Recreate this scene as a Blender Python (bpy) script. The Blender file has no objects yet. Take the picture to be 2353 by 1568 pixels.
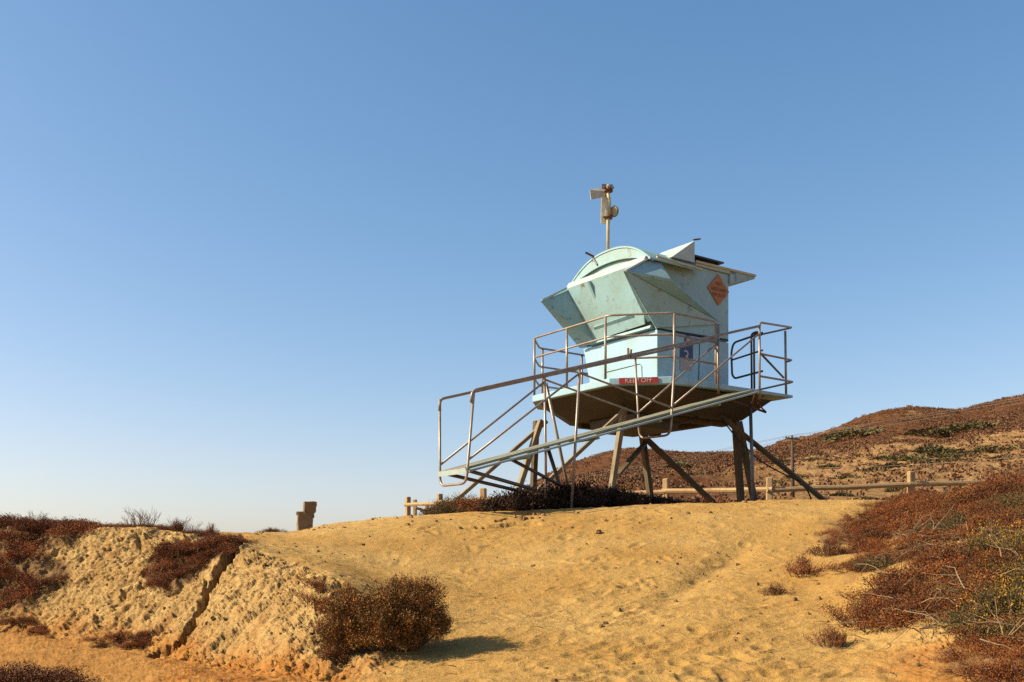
import bpy, bmesh, math, random
import numpy as np
from mathutils import Vector, Matrix

SC = bpy.context.scene
COL = SC.collection
R = math.radians
EYE = 1.6
CX, HZ, F = 1176.0, 1300.0, 2288.0      # photo width 2353 units: optical axis, horizon row, focal length

# ------------------------------------------------------------------ camera
cam = bpy.data.cameras.new('camera')
cam.lens = 35.0; cam.sensor_width = 36.0; cam.sensor_fit = 'HORIZONTAL'
cam.shift_y = (HZ - 784.0) / 2353.0
cam.clip_start = 0.05; cam.clip_end = 9000
camo = bpy.data.objects.new('camera', cam); COL.objects.link(camo)
camo.location = (0, 0, EYE); camo.rotation_euler = (R(90), 0, 0)
SC.camera = camo

# ------------------------------------------------------------------ light
SUN_EL, SUN_BACK = 36.0, -6.0          # sun stands left of the view, a touch on the camera's side
sdir = Vector((-math.cos(R(SUN_BACK)) * math.cos(R(SUN_EL)), math.sin(R(SUN_BACK)) * math.cos(R(SUN_EL)), math.sin(R(SUN_EL))))
world = bpy.data.worlds.new('World'); SC.world = world; world.use_nodes = True
wn = world.node_tree.nodes; wl = world.node_tree.links
bg = wn['Background']
sky = wn.new('ShaderNodeTexSky'); sky.sky_type = 'NISHITA'; sky.sun_disc = False
sky.sun_elevation = R(SUN_EL); sky.sun_rotation = R(-(90 - SUN_BACK))
sky.altitude = 0; sky.air_density = 1.0; sky.dust_density = 1.1; sky.ozone_density = 2.0
# film-like colour response of the sky: red and green fall off faster than blue where the sky is deep
SKY_S, EXPO = 0.076, 0.95
kk_ = SKY_S * 2 ** EXPO
sp_ = wn.new('ShaderNodeSeparateColor'); cb_ = wn.new('ShaderNodeCombineColor'); wl.new(sky.outputs[0], sp_.inputs[0])
def wm(op, a, b):
    x = wn.new('ShaderNodeMath'); x.operation = op
    for q, v in ((x.inputs[0], a), (x.inputs[1], b)):
        if isinstance(v, float): q.default_value = v
        else: wl.new(v, q)
    return x.outputs[0]
for ci, (pv, tv, gm) in enumerate(((.50, .61, 1.30), (.63, .70, 0.97), (.72, .82, 0.84))):
    x = wm('MULTIPLY', sp_.outputs[ci], kk_ / pv)
    y = wm('MINIMUM', wm('POWER', x, gm), x) if gm > 1 else wm('POWER', x, gm)
    wl.new(wm('MULTIPLY', y, tv / kk_), cb_.inputs[ci])
wl.new(cb_.outputs[0], bg.inputs[0]); bg.inputs[1].default_value = SKY_S
sun = bpy.data.lights.new('sun', 'SUN'); sun.energy = 5.0; sun.angle = R(0.5); sun.color = (1.0, 0.89, 0.66)
suno = bpy.data.objects.new('sun', sun); COL.objects.link(suno)
suno.rotation_euler = sdir.to_track_quat('Z', 'Y').to_euler()
suno.location = (-20, 10, 30)
SC.view_settings.view_transform = 'Standard'; SC.view_settings.look = 'None'
SC.view_settings.exposure = EXPO; SC.view_settings.gamma = 1.0; SC.view_settings.use_curve_mapping = False
SC.cycles.use_denoising = False
SC.cycles.max_bounces = 6; SC.cycles.diffuse_bounces = 3
rng = np.random.default_rng(7)
random.seed(7)

# ------------------------------------------------------------------ noise (numpy)
_perm = np.random.default_rng(3).permutation(4096)
def _h(ix, iy): return _perm[(_perm[ix & 4095] + iy) & 4095]
def perlin(x, y):
    x = np.asarray(x, float); y = np.asarray(y, float)
    ix = np.floor(x).astype(np.int64); iy = np.floor(y).astype(np.int64)
    fx = x - ix; fy = y - iy
    u = fx * fx * fx * (fx * (fx * 6 - 15) + 10); v = fy * fy * fy * (fy * (fy * 6 - 15) + 10)
    def g(ax, ay, dx, dy):
        a = _h(ax, ay) * (2 * math.pi / 4096)
        return np.cos(a) * dx + np.sin(a) * dy
    n00 = g(ix, iy, fx, fy); n10 = g(ix + 1, iy, fx - 1, fy)
    n01 = g(ix, iy + 1, fx, fy - 1); n11 = g(ix + 1, iy + 1, fx - 1, fy - 1)
    return (n00 * (1 - u) + n10 * u) * (1 - v) + (n01 * (1 - u) + n11 * u) * v
def fbm(x, y, o=4, gain=0.5):
    s = 0; a = 1.0; f = 1.0
    for i in range(o):
        s = s + a * perlin(x * f + 17.3 * i, y * f - 9.1 * i); a *= gain; f *= 2.03
    return s
def smooth(a, b, x):
    t = np.clip((x - a) / (b - a), 0, 1); return t * t * (3 - 2 * t)
def slopes(x, y):
    h = np.diff(x, axis=0); d = np.diff(y, axis=0) / h
    m = np.zeros_like(y)
    w1 = 2 * h[1:] + h[:-1]; w2 = h[1:] + 2 * h[:-1]
    ok = d[:-1] * d[1:] > 0
    with np.errstate(divide='ignore', invalid='ignore'):
        mm = (w1 + w2) / (w1 / d[:-1] + w2 / d[1:])
    m[1:-1] = np.where(ok, mm, 0); m[0] = d[0]; m[-1] = d[-1]
    return m
def hermite(y0, y1, m0, m1, h, t):
    t2 = t * t; t3 = t2 * t
    return (2*t3-3*t2+1)*y0 + (t3-2*t2+t)*h*m0 + (-2*t3+3*t2)*y1 + (t3-t2)*h*m1

class Loft:
    """Terrain given by profiles (distance, height) along a fan of bearings, smoothly interpolated."""
    def __init__(s, cols):
        s.u = np.array([c[0] for c in cols], float)
        s.d = np.array([[k[0] for k in c[1]] for c in cols], float)
        s.z = np.array([[k[1] for k in c[1]] for c in cols], float)
        U = s.u[:, None] * np.ones_like(s.d)
        s.md = slopes(U, s.d); s.mz = slopes(U, s.z)
    def keys(s, u):
        u = np.clip(np.atleast_1d(np.asarray(u, float)), s.u[0], s.u[-1])
        i = np.clip(np.searchsorted(s.u, u) - 1, 0, len(s.u) - 2)
        h = (s.u[i+1] - s.u[i])[:, None]; t = ((u - s.u[i]) [:, None]) / h
        d = hermite(s.d[i], s.d[i+1], s.md[i], s.md[i+1], h, t)
        z = hermite(s.z[i], s.z[i+1], s.mz[i], s.mz[i+1], h, t)
        return d.T, z.T
    def grid(s, us, segs):
        d, z = s.keys(us); m = slopes(d, z)
        D = []; Z = []; KK = []
        for k, n in enumerate(segs):
            for j in range(n):
                f = j / n
                h = d[k+1] - d[k]
                D.append(d[k] + f * h); Z.append(hermite(z[k], z[k+1], m[k], m[k+1], h, f)); KK.append(k + f)
        D.append(d[-1]); Z.append(z[-1]); KK.append(float(len(segs)))
        return np.array(D), np.array(Z), np.array(KK)
    def zat(s, u, dd):
        d, z = s.keys(u); m = slopes(d, z)
        d = d[:, 0]; z = z[:, 0]; m = m[:, 0]
        i = int(np.clip(np.searchsorted(d, dd) - 1, 0, len(d) - 2)); h = d[i+1] - d[i]
        return float(hermite(z[i], z[i+1], m[i], m[i+1], h, np.clip((dd - d[i]) / h, 0, 1)))
def zv(d, v): return (d, (HZ - v) / F * d)

# ------------------------------------------------------------------ materials
def mat(name, rough=0.8, spec=0.25, metal=0.0):
    m = bpy.data.materials.new(name); m.use_nodes = True
    b = m.node_tree.nodes['Principled BSDF']
    b.inputs['Roughness'].default_value = rough; b.inputs['Specular IOR Level'].default_value = spec
    b.inputs['Metallic'].default_value = metal
    return m, m.node_tree.nodes, m.node_tree.links, b
def noise_node(n, l, co, scale, detail=5, rough=0.55):
    t = n.new('ShaderNodeTexNoise'); t.inputs['Scale'].default_value = scale
    t.inputs['Detail'].default_value = detail; t.inputs['Roughness'].default_value = rough
    if co is not None: l.new(co, t.inputs['Vector'])
    return t.outputs[0]
def ramp(n, l, src, a, b, ca=(0,0,0), cb=(1,1,1)):
    r = n.new('ShaderNodeValToRGB'); e = r.color_ramp.elements
    e[0].position = a; e[1].position = b; e[0].color = (*ca, 1); e[1].color = (*cb, 1)
    l.new(src, r.inputs[0]); return r.outputs[0]
def mix(n, l, f, a, b, mode='MIX'):
    x = n.new('ShaderNodeMix'); x.data_type = 'RGBA'; x.blend_type = mode
    for s, val in ((x.inputs[0], f), (x.inputs[6], a), (x.inputs[7], b)):
        if isinstance(val, (int, float)): s.default_value = val
        elif isinstance(val, tuple): s.default_value = (*val, 1)
        else: l.new(val, s)
    return x.outputs[2]
def mathn(n, l, op, a, b=0.0):
    x = n.new('ShaderNodeMath'); x.operation = op
    for s, val in ((x.inputs[0], a), (x.inputs[1], b)):
        if isinstance(val, (int, float)): s.default_value = val
        else: l.new(val, s)
    return x.outputs[0]
def bump(n, l, b, src, strength, dist):
    x = n.new('ShaderNodeBump'); x.inputs['Strength'].default_value = strength; x.inputs['Distance'].default_value = dist
    l.new(src, x.inputs['Height']); l.new(x.outputs[0], b.inputs['Normal'])
def objco(n): return n.new('ShaderNodeTexCoord').outputs['Object']
def attr(n, name):
    a = n.new('ShaderNodeAttribute'); a.attribute_name = name; return a.outputs['Fac']

M = {}
def weathered(name, base, dirt, rough=0.55, dscale=1.5, amount=0.5, streak=True, spec=0.35, metal=0.0, rust=0.0, alb=0.59):
    m, n, l, b = mat(name, rough, spec, metal); co = objco(n)
    f = ramp(n, l, noise_node(n, l, co, dscale, 8, 0.65), 0.5 - amount * 0.25, 0.85)
    c = mix(n, l, f, base, dirt)
    if streak:
        mp = n.new('ShaderNodeMapping'); mp.inputs['Scale'].default_value = (9, 9, 0.9); l.new(co, mp.inputs['Vector'])
        g = ramp(n, l, noise_node(n, l, mp.outputs[0], 1.6, 6, 0.6), 0.53, 0.85)
        c = mix(n, l, mathn(n, l, 'MULTIPLY', g, amount), c, dirt)
    if rust > 0:
        r2 = ramp(n, l, noise_node(n, l, co, 5.0, 8, 0.7), 0.60 - rust * 0.15, 0.72)
        c = mix(n, l, r2, c, (0.22, 0.10, 0.04))
    sp = ramp(n, l, noise_node(n, l, co, 60, 3, 0.6), 0.3, 0.75, (0.86 * alb, 0.86 * alb, 0.86 * alb), (1.06 * alb, 1.06 * alb, 1.06 * alb))
    c = mix(n, l, 1.0, c, sp, 'MULTIPLY')
    l.new(c, b.inputs['Base Color'])
    bump(n, l, b, noise_node(n, l, co, 14, 6, 0.6), 0.12, 0.02)
    M[name] = m
    return m
weathered('paint', (0.42, 0.67, 0.72), (0.34, 0.41, 0.30), 0.45, 1.3, 0.42, rust=0.14)
weathered('paint_light', (0.46, 0.73, 0.86), (0.36, 0.44, 0.42), 0.45, 1.8, 0.35)
weathered('paint_roof', (0.62, 0.74, 0.72), (0.42, 0.44, 0.34), 0.5, 1.6, 0.35)
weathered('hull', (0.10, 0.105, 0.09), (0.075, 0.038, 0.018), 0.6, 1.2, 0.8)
weathered('tube', (0.50, 0.42, 0.33), (0.24, 0.115, 0.055), 0.42, 7, 0.8, streak=False, spec=0.5, metal=0.25)
weathered('tube_dark', (0.10, 0.09, 0.08), (0.14, 0.08, 0.05), 0.45, 7, 0.6, streak=False, spec=0.5)
weathered('timber', (0.21, 0.155, 0.09), (0.07, 0.045, 0.025), 0.8, 3, 0.6, spec=0.15)
weathered('timber_sunlit', (0.44, 0.35, 0.22), (0.18, 0.12, 0.07), 0.8, 3, 0.5, spec=0.15)  # lighter copy of timber: sunlight on the left legs set in the colour
weathered('rail_wood', (0.66, 0.45, 0.23), (0.38, 0.20, 0.09), 0.85, 4, 0.6, spec=0.1)
weathered('ramp_metal', (0.44, 0.58, 0.57), (0.30, 0.28, 0.18), 0.5, 3, 0.6, streak=False)
weathered('ramp_tread', (0.40, 0.38, 0.26), (0.22, 0.19, 0.12), 0.75, 5, 0.6, streak=False)
weathered('mast_paint', (0.78, 0.68, 0.38), (0.38, 0.28, 0.15), 0.5, 6, 0.5, streak=False)
weathered('horn', (0.85, 0.80, 0.64), (0.34, 0.26, 0.18), 0.5, 8, 0.5, streak=False)
weathered('rust', (0.22, 0.09, 0.04), (0.09, 0.04, 0.025), 0.8, 10, 0.7, streak=False)
weathered('grey_metal', (0.26, 0.28, 0.29), (0.17, 0.14, 0.11), 0.45, 5, 0.5, streak=False, metal=0.4)
weathered('dark', (0.03, 0.032, 0.03), (0.05, 0.04, 0.03), 0.7, 5, 0.4, streak=False)
weathered('red_paint', (0.50, 0.035, 0.035), (0.34, 0.09, 0.07), 0.5, 6, 0.4, streak=False)
weathered('white_paint', (0.72, 0.66, 0.58), (0.55, 0.40, 0.32), 0.6, 8, 0.5, streak=False)
weathered('orange_paint', (0.62, 0.19, 0.045), (0.50, 0.24, 0.10), 0.6, 7, 0.6, streak=False)
weathered('black_paint', (0.055, 0.045, 0.04), (0.26, 0.12, 0.06), 0.6, 22, 0.9, streak=False)
weathered('blue_paint', (0.035, 0.07, 0.20), (0.09, 0.10, 0.17), 0.5, 8, 0.5, streak=False)
weathered('pink_paint', (0.62, 0.47, 0.46), (0.45, 0.36, 0.38), 0.6, 9, 0.6, streak=False)
weathered('stone', (0.40, 0.28, 0.15), (0.20, 0.12, 0.06), 0.95, 6, 0.8, streak=False, spec=0.1)
weathered('pole_wood', (0.17, 0.12, 0.085), (0.09, 0.06, 0.045), 0.9, 3, 0.6, spec=0.1)
weathered('wire', (0.24, 0.17, 0.12), (0.2, 0.14, 0.1), 0.6, 3, 0.3, streak=False)
weathered('solar', (0.05, 0.045, 0.045), (0.12, 0.10, 0.08), 0.5, 4, 0.5, streak=False)

def terrain_mat():
    m, n, l, b = mat('sand', 0.95, 0.08)
    co = objco(n)
    big = ramp(n, l, noise_node(n, l, co, 0.7, 4), 0.35, 0.7)
    sand = mix(n, l, big, (0.51, 0.292, 0.082), (0.63, 0.41, 0.145))
    gr = ramp(n, l, noise_node(n, l, co, 9, 7, 0.7), 0.36, 0.70)
    mp2 = n.new('ShaderNodeMapping'); mp2.inputs['Scale'].default_value = (1.0, 2.6, 1.0); mp2.inputs['Rotation'].default_value = (0, 0, 0.5); l.new(co, mp2.inputs['Vector'])
    pat = ramp(n, l, noise_node(n, l, mp2.outputs[0], 2.2, 7, 0.68), 0.42, 0.66)
    sand = mix(n, l, mathn(n, l, 'MULTIPLY', pat, 0.45), sand, (0.44, 0.235, 0.06))
    sand = mix(n, l, gr, mix(n, l, 0.30, sand, (0.34, 0.165, 0.045)), sand)
    fine = ramp(n, l, noise_node(n, l, co, 85, 5, 0.85), 0.34, 0.62, (0.46, 0.44, 0.41), (0.80, 0.785, 0.77))
    bkn = ramp(n, l, noise_node(n, l, co, 5, 8, 0.72), 0.38, 0.66)
    bank = mix(n, l, bkn, (0.40, 0.235, 0.085), (0.60, 0.405, 0.165))
    spk = ramp(n, l, noise_node(n, l, co, 26, 5, 0.65), 0.50, 0.66)
    bank = mix(n, l, mathn(n, l, 'MULTIPLY', spk, 0.7), bank, (0.22, 0.095, 0.03))
    soil = mix(n, l, bkn, (0.36, 0.13, 0.028), (0.56, 0.27, 0.065))
    c = mix(n, l, attr(n, 'bank'), sand, bank)
    c = mix(n, l, attr(n, 'soil'), c, soil)
    litter = mix(n, l, gr, (0.16, 0.085, 0.04), (0.30, 0.17, 0.075))
    c = mix(n, l, attr(n, 'scrub'), c, litter)
    c = mix(n, l, 1.0, c, fine, 'MULTIPLY')
    l.new(c, b.inputs['Base Color'])
    hgt = mathn(n, l, 'ADD', noise_node(n, l, co, 60, 6, 0.7), mathn(n, l, 'MULTIPLY', noise_node(n, l, co, 18, 5, 0.6), 1.5))
    bump(n, l, b, hgt, 0.8, 0.014)
    M['sand'] = m
terrain_mat()
def hill_mat():
    m, n, l, b = mat('hill', 0.95, 0.05)
    co = objco(n)
    a = ramp(n, l, noise_node(n, l, co, 0.12, 8, 0.7), 0.40, 0.62)
    scrub = mix(n, l, a, (0.165, 0.066, 0.030), (0.27, 0.125, 0.052))
    g = ramp(n, l, noise_node(n, l, co, 0.35, 8, 0.75), 0.35, 0.68)
    grass = mix(n, l, g, (0.46, 0.235, 0.09), (0.78, 0.50, 0.23))
    c = mix(n, l, attr(n, 'grass'), scrub, grass)
    sp = ramp(n, l, noise_node(n, l, co, 2.2, 6, 0.75), 0.33, 0.7, (0.32, 0.32, 0.32), (0.74, 0.70, 0.66))
    c = mix(n, l, 1.0, c, sp, 'MULTIPLY')
    l.new(c, b.inputs['Base Color'])
    bump(n, l, b, noise_node(n, l, co, 1.2, 8, 0.75), 0.9, 0.8)
    M['hill'] = m
hill_mat()
def leaf_mat(name, cols, rough=0.75):
    m, n, l, b = mat(name, rough, 0.2)
    t = attr(n, 'tint')
    r = n.new('ShaderNodeValToRGB'); e = r.color_ramp.elements
    e[0].position = 0; e[0].color = (*cols[0], 1); e[1].position = 1; e[1].color = (*cols[-1], 1)
    for i, c in enumerate(cols[1:-1]):
        x = e.new((i + 1) / (len(cols) - 1)); x.color = (*c, 1)
    l.new(t, r.inputs[0])
    oi = n.new('ShaderNodeObjectInfo')
    hs = n.new('ShaderNodeHueSaturation'); hs.inputs['Saturation'].default_value = 1.0
    l.new(r.outputs[0], hs.inputs['Color'])
    l.new(mathn(n, l, 'ADD', mathn(n, l, 'MULTIPLY', oi.outputs['Random'], 0.55), 0.42), hs.inputs['Value'])
    l.new(hs.outputs[0], b.inputs['Base Color'])
    M[name] = m
leaf_mat('leaf_olive', [(0.06, 0.034, 0.011), (0.17, 0.09, 0.026), (0.28, 0.14, 0.038), (0.36, 0.14, 0.036)])
leaf_mat('leaf_brown', [(0.05, 0.014, 0.005), (0.16, 0.044, 0.011), (0.27, 0.080, 0.018), (0.36, 0.14, 0.038)])
leaf_mat('leaf_red', [(0.08, 0.020, 0.007), (0.21, 0.054, 0.013), (0.31, 0.09, 0.022), (0.31, 0.125, 0.034)])
leaf_mat('leaf_green', [(0.03, 0.033, 0.013), (0.07, 0.06, 0.02), (0.13, 0.08, 0.024), (0.17, 0.09, 0.026)])
leaf_mat('leaf_flower', [(0.07, 0.055, 0.018), (0.13, 0.095, 0.026), (0.27, 0.14, 0.025), (0.48, 0.24, 0.025)])
leaf_mat('leaf_hill', [(0.085, 0.078, 0.028), (0.13, 0.115, 0.042), (0.20, 0.15, 0.055)])
leaf_mat('leaf_hill_brown', [(0.10, 0.052, 0.026), (0.16, 0.072, 0.032), (0.21, 0.10, 0.044)])
leaf_mat('leaf_dark', [(0.018, 0.010, 0.006), (0.034, 0.017, 0.009), (0.07, 0.030, 0.014)])  # near-black leaf colours for the bushes below the tower
weathered('twig', (0.30, 0.18, 0.10), (0.16, 0.09, 0.05), 0.85, 12, 0.6, streak=False, spec=0.1)
weathered('twig_pale', (0.42, 0.29, 0.165), (0.22, 0.13, 0.07), 0.8, 12, 0.5, streak=False, spec=0.1)

# ------------------------------------------------------------------ object helpers
def link(o, parent=None):
    COL.objects.link(o)
    if parent is not None: o.parent = parent
    return o
def tag(o, label=None, cat=None, group=None, kind=None):
    if label: o['label'] = label
    if cat: o['category'] = cat
    if group: o['group'] = group
    if kind: o['kind'] = kind
    return o
def empty(name, loc, label=None, cat=None, group=None):
    o = bpy.data.objects.new(name, None); o.empty_display_size = 0.2; o.location = loc
    link(o); tag(o, label, cat, group); return o
ORG = Vector((0, 0, 0))
class MB:
    """collects faces (world coordinates) into one mesh object"""
    def __init__(s): s.v = []; s.f = []
    def add(s, vs, fs):
        k = len(s.v); s.v += [tuple(x) for x in vs]; s.f += [tuple(i + k for i in f) for f in fs]; return s
    def poly(s, pts): return s.add(pts, [tuple(range(len(pts)))])
    def box8(s, a):           # a: 4 bottom + 4 top points
        return s.add(a, [(3,2,1,0),(4,5,6,7),(0,1,5,4),(1,2,6,5),(2,3,7,6),(3,0,4,7)])
    def prism(s, bot, top):
        n = len(bot)
        return s.add(list(bot) + list(top), [tuple(reversed(range(n))), tuple(range(n, 2*n))] + [(i, (i+1) % n, n + (i+1) % n, n + i) for i in range(n)])
    def bar(s, a, b, w, h=None, side=None):
        h = h or w; a = Vector(a); b = Vector(b); d = (b - a).normalized()
        sd = Vector(side) if side is not None else Vector((0, 0, 1))
        x = d.cross(sd)
        if x.length < 1e-4: x = d.cross(Vector((1, 0, 0)))
        x.normalize(); y = x.cross(d).normalized()
        q = [x * (w/2) * i + y * (h/2) * j for i, j in ((-1,-1),(1,-1),(1,1),(-1,1))]
        return s.box8([a + k for k in q] + [b + k for k in q])
    def tube(s, pts, r, n=8, r2=None):
        pts = [Vector(p) for p in pts]; m = len(pts); k0 = len(s.v)
        prev = None
        for i, p in enumerate(pts):
            d = (pts[min(i+1, m-1)] - pts[max(i-1, 0)]).normalized()
            if prev is None:
                x = d.cross(Vector((0, 0, 1)))
                if x.length < 1e-3: x = d.cross(Vector((1, 0, 0)))
            else: x = prev - d * prev.dot(d)
            x.normalize(); prev = x; y = d.cross(x)
            rr = r if r2 is None else r + (r2 - r) * i / max(1, m - 1)
            for j in range(n):
                a = 2 * math.pi * j / n
                s.v.append(tuple(p + x * (rr * math.cos(a)) + y * (rr * math.sin(a))))
        for i in range(m - 1):
            for j in range(n):
                a = k0 + i*n + j; b = k0 + i*n + (j+1) % n
                s.f.append((a, b, b + n, a + n))
        s.f.append(tuple(k0 + j for j in reversed(range(n)))); s.f.append(tuple(k0 + (m-1)*n + j for j in range(n)))
        return s
    def build(s, name, material, parent=None, smooth_=False, solid=0.0, bevel=0.0, label=None):
        me = bpy.data.meshes.new(name)
        org = root_of(parent) if parent is not None else s.org if hasattr(s, 'org') else Vector((0, 0, 0))
        me.from_pydata([tuple(Vector(p) - org) for p in s.v], [], s.f); me.update()
        bm = bmesh.new(); bm.from_mesh(me); bmesh.ops.recalc_face_normals(bm, faces=bm.faces); bm.to_mesh(me); bm.free()
        me.materials.append(M[material])
        if smooth_: me.polygons.foreach_set('use_smooth', [True] * len(me.polygons))
        o = bpy.data.objects.new(name, me); link(o, parent)
        if parent is None: o.location = org
        if solid:
            q = o.modifiers.new('solid', 'SOLIDIFY'); q.thickness = solid; q.offset = -1
        if bevel:
            q = o.modifiers.new('bevel', 'BEVEL'); q.width = bevel; q.segments = 2; q.limit_method = 'ANGLE'; q.angle_limit = R(40)
        if label: o['label'] = label
        return o
def root_of(o):
    while o.parent is not None: o = o.parent
    return Vector(o.location)
def fillet(pts, r, n=5):
    pts = [Vector(p) for p in pts]; out = [pts[0]]
    for i in range(1, len(pts) - 1):
        a, b, c = pts[i-1], pts[i], pts[i+1]
        da = (a - b); dc = (c - b); rr = min(r, da.length * 0.45, dc.length * 0.45)
        p = b + da.normalized() * rr; q = b + dc.normalized() * rr
        for k in range(n + 1):
            t = k / n; out.append(p * (1-t)**2 + b * (2*t*(1-t)) + q * t**2)
    out.append(pts[-1]); return out
def text_faces(body, size):
    c = bpy.data.curves.new('t', 'FONT'); c.body = body; c.size = size; c.align_x = 'CENTER'; c.align_y = 'CENTER'; c.resolution_u = 3
    o = bpy.data.objects.new('t', c); COL.objects.link(o)
    dg = bpy.context.evaluated_depsgraph_get()
    me = bpy.data.meshes.new_from_object(o.evaluated_get(dg))
    vs = [v.co.copy() for v in me.vertices]; fs = [tuple(p.vertices) for p in me.polygons]
    bpy.data.objects.remove(o); bpy.data.curves.remove(c); bpy.data.meshes.remove(me)
    return vs, fs
def ray(u, v): return Vector(((u - CX) / F, 1.0, (HZ - v) / F))
def at(u, v, d): r = ray(u, v) * d; return Vector((r.x, r.y, r.z + EYE))

# ------------------------------------------------------------------ the ground
def col(u, k2, k3, k4, k5, k6, k7, z8, z9=None, z10=None):
    z9 = z8 if z9 is None else z9; z10 = (z9 - 0.6) if z10 is None else z10
    return (u, [(0.7, -1.62), (3.0, -1.08), zv(*k2), zv(*k3), zv(*k4), zv(*k5), zv(*k6), zv(*k7), (17, z8), (34, z9), (110, z10)])
COLS = [
 col(-1500,(5.4,1590),(9.5,1440),(10.3,1310),(11.0,1195),(12.2,1215),(14,1228),0.10,-0.2,-3),
 col(-400, (5.5,1590),(9.0,1445),(9.8,1320),(10.5,1200),(11.6,1212),(13.5,1226),0.15,-0.2,-3),
 col(0,    (5.5,1585),(8.5,1455),(9.3,1330),(10.0,1208),(11.0,1214),(13,1226),0.20,-0.2,-3),
 col(150,  (5.45,1585),(8.1,1475),(8.9,1350),(9.7,1214),(10.7,1217),(12.7,1228),0.22,-0.2,-3),
 col(300,  (5.3,1585),(7.6,1495),(8.45,1360),(9.4,1212),(10.4,1216),(12.5,1230),0.25,-0.2,-3),
 col(420,  (5.1,1585),(7.0,1518),(8.0,1375),(9.2,1224),(10.2,1226),(12.4,1230),0.30,-0.2,-3),
 col(545,  (4.9,1585),(6.25,1552),(7.4,1395),(8.8,1244),(10,1238),(12.3,1227),0.35,-0.1,-3),
 col(650,  (4.8,1585),(5.75,1562),(6.7,1425),(8.05,1286),(9.3,1259),(12.5,1225),0.42,0.0,-2),
 col(780,  (4.7,1590),(5.4,1566),(6.1,1478),(7.0,1336),(8.6,1292),(12.8,1202),0.6,0.3,-1),
 col(930,  (4.6,1590),(5.3,1553),(5.9,1500),(6.8,1408),(8.6,1315),(13,1187),0.7,0.5,-1),
 col(1100, (4.6,1592),(5.3,1540),(6.0,1482),(7.0,1412),(9.0,1306),(13,1178),0.80,0.75,0.2),
 col(1300, (4.6,1592),(5.3,1535),(6.1,1472),(7.2,1398),(9.2,1289),(13,1171),0.85,0.9,1.5),
 col(1500, (4.6,1592),(5.3,1532),(6.1,1467),(7.2,1390),(9.3,1278),(13,1161),0.85,0.9,2.2),
 col(1700, (4.6,1592),(5.3,1530),(6.1,1462),(7.2,1382),(9.4,1270),(13,1154),0.85,1.0,2.6),
 col(1850, (4.6,1592),(5.3,1528),(6.1,1456),(7.2,1374),(9.4,1262),(13,1151),0.85,1.0,2.8),
 col(2000, (4.5,1592),(5.2,1524),(6.0,1444),(7.1,1344),(9.3,1240),(12.6,1151),0.85,1.0,3.0),
 col(2150, (4.4,1592),(5.0,1522),(5.7,1420),(6.8,1300),(8.9,1198),(11.8,1150),0.88,1.0,3.0),
 col(2353, (4.2,1605),(4.8,1500),(5.6,1375),(6.7,1245),(8.7,1162),(11.0,1142),0.95,1.1,3.0),
 col(2800, (4.0,1610),(4.6,1470),(5.4,1320),(6.5,1190),(8.5,1120),(10.8,1110),1.3,1.4,3.0),
 col(3900, (4.0,1610),(4.6,1450),(5.4,1290),(6.5,1160),(8.5,1100),(10.8,1095),1.6,1.6,3.0),
]
TER = Loft(COLS)
us = np.concatenate([np.arange(-1500, -120, 30.0), np.arange(-120, 2480, 2.6), np.arange(2480, 3900, 30.0)])
segs = [6, 24, 46, 120, 150, 120, 130, 26, 12, 10]
D, Z, KK = TER.grid(us, segs)
NR, NC = D.shape
UU = us[None, :] * np.ones_like(D)
VV = HZ - Z / D * F
X = (UU - CX) / F * D; Y = D.copy()
KM = KK[:, None] * np.ones_like(D)
# masks: eroded bank, orange soil at its foot, shrub litter
bank = smooth(2.85, 3.25, KM) * (1 - smooth(4.86, 5.06, KM)) * (1 - smooth(760, 1010, UU + 40 * fbm(X * 2, Y * 2)))
rb = smooth(2.7, 3.1, KM) * (1 - smooth(3.7, 4.2, KM)) * smooth(2020, 2120, UU + 90 * fbm(X * 2, Y * 2))
bank = np.maximum(bank, 0.85 * rb)
nz = fbm(X * 1.6 + 5, Y * 1.6, 4)
soil = (1 - smooth(3.15, 3.75, KM + 0.35 * nz)) * (1 - smooth(800, 1000, UU + 120 * nz)) * smooth(1.8, 2.2, KM)
soil = np.maximum(soil * smooth(180, 420, UU + 80 * nz), 0.70 * soil)
soil = np.maximum(soil, 0.8 * (1 - smooth(3.0, 3.6, KM + 0.4 * nz)) * smooth(1880, 2120, UU + 120 * nz))
def poly_mask(pts, soft):
    """1 inside the polygon (photo units), fading over `soft` outside"""
    P = np.array(pts, float); ins = np.zeros(UU.shape, bool); dist = np.full(UU.shape, 1e9)
    for i in range(len(P)):
        a, b = P[i], P[(i+1) % len(P)]
        cond = ((a[1] > VV) != (b[1] > VV)) & (UU < (b[0]-a[0]) * (VV-a[1]) / (b[1]-a[1] + 1e-9) + a[0])
        ins ^= cond
        t = np.clip(((UU-a[0])*(b[0]-a[0]) + (VV-a[1])*(b[1]-a[1])) / (((b-a)**2).sum() + 1e-9), 0, 1)
        dist = np.minimum(dist, np.hypot(UU-a[0]-t*(b[0]-a[0]), VV-a[1]-t*(b[1]-a[1])))
    return np.where(ins, 1.0, np.clip(1 - dist / soft, 0, 1)), ins
RIGHT = [(2040,1153),(1960,1190),(1890,1222),(1905,1262),(1990,1270),(1960,1330),(2020,1372),(2000,1440),(2070,1500),(2150,1490),(2240,1568),(2600,1600),(2700,1040),(2300,1120)]
LEFT_A = [(-300,1180),(0,1195),(195,1205),(190,1225),(150,1245),(100,1262),(110,1285),(145,1300),(150,1330),(95,1360),(45,1390),(-20,1400),(-300,1420)]
LEFT_B = [(330,1318),(360,1268),(440,1250),(480,1232),(545,1242),(520,1275),(470,1295),(440,1330),(400,1352),(355,1352)]
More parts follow.
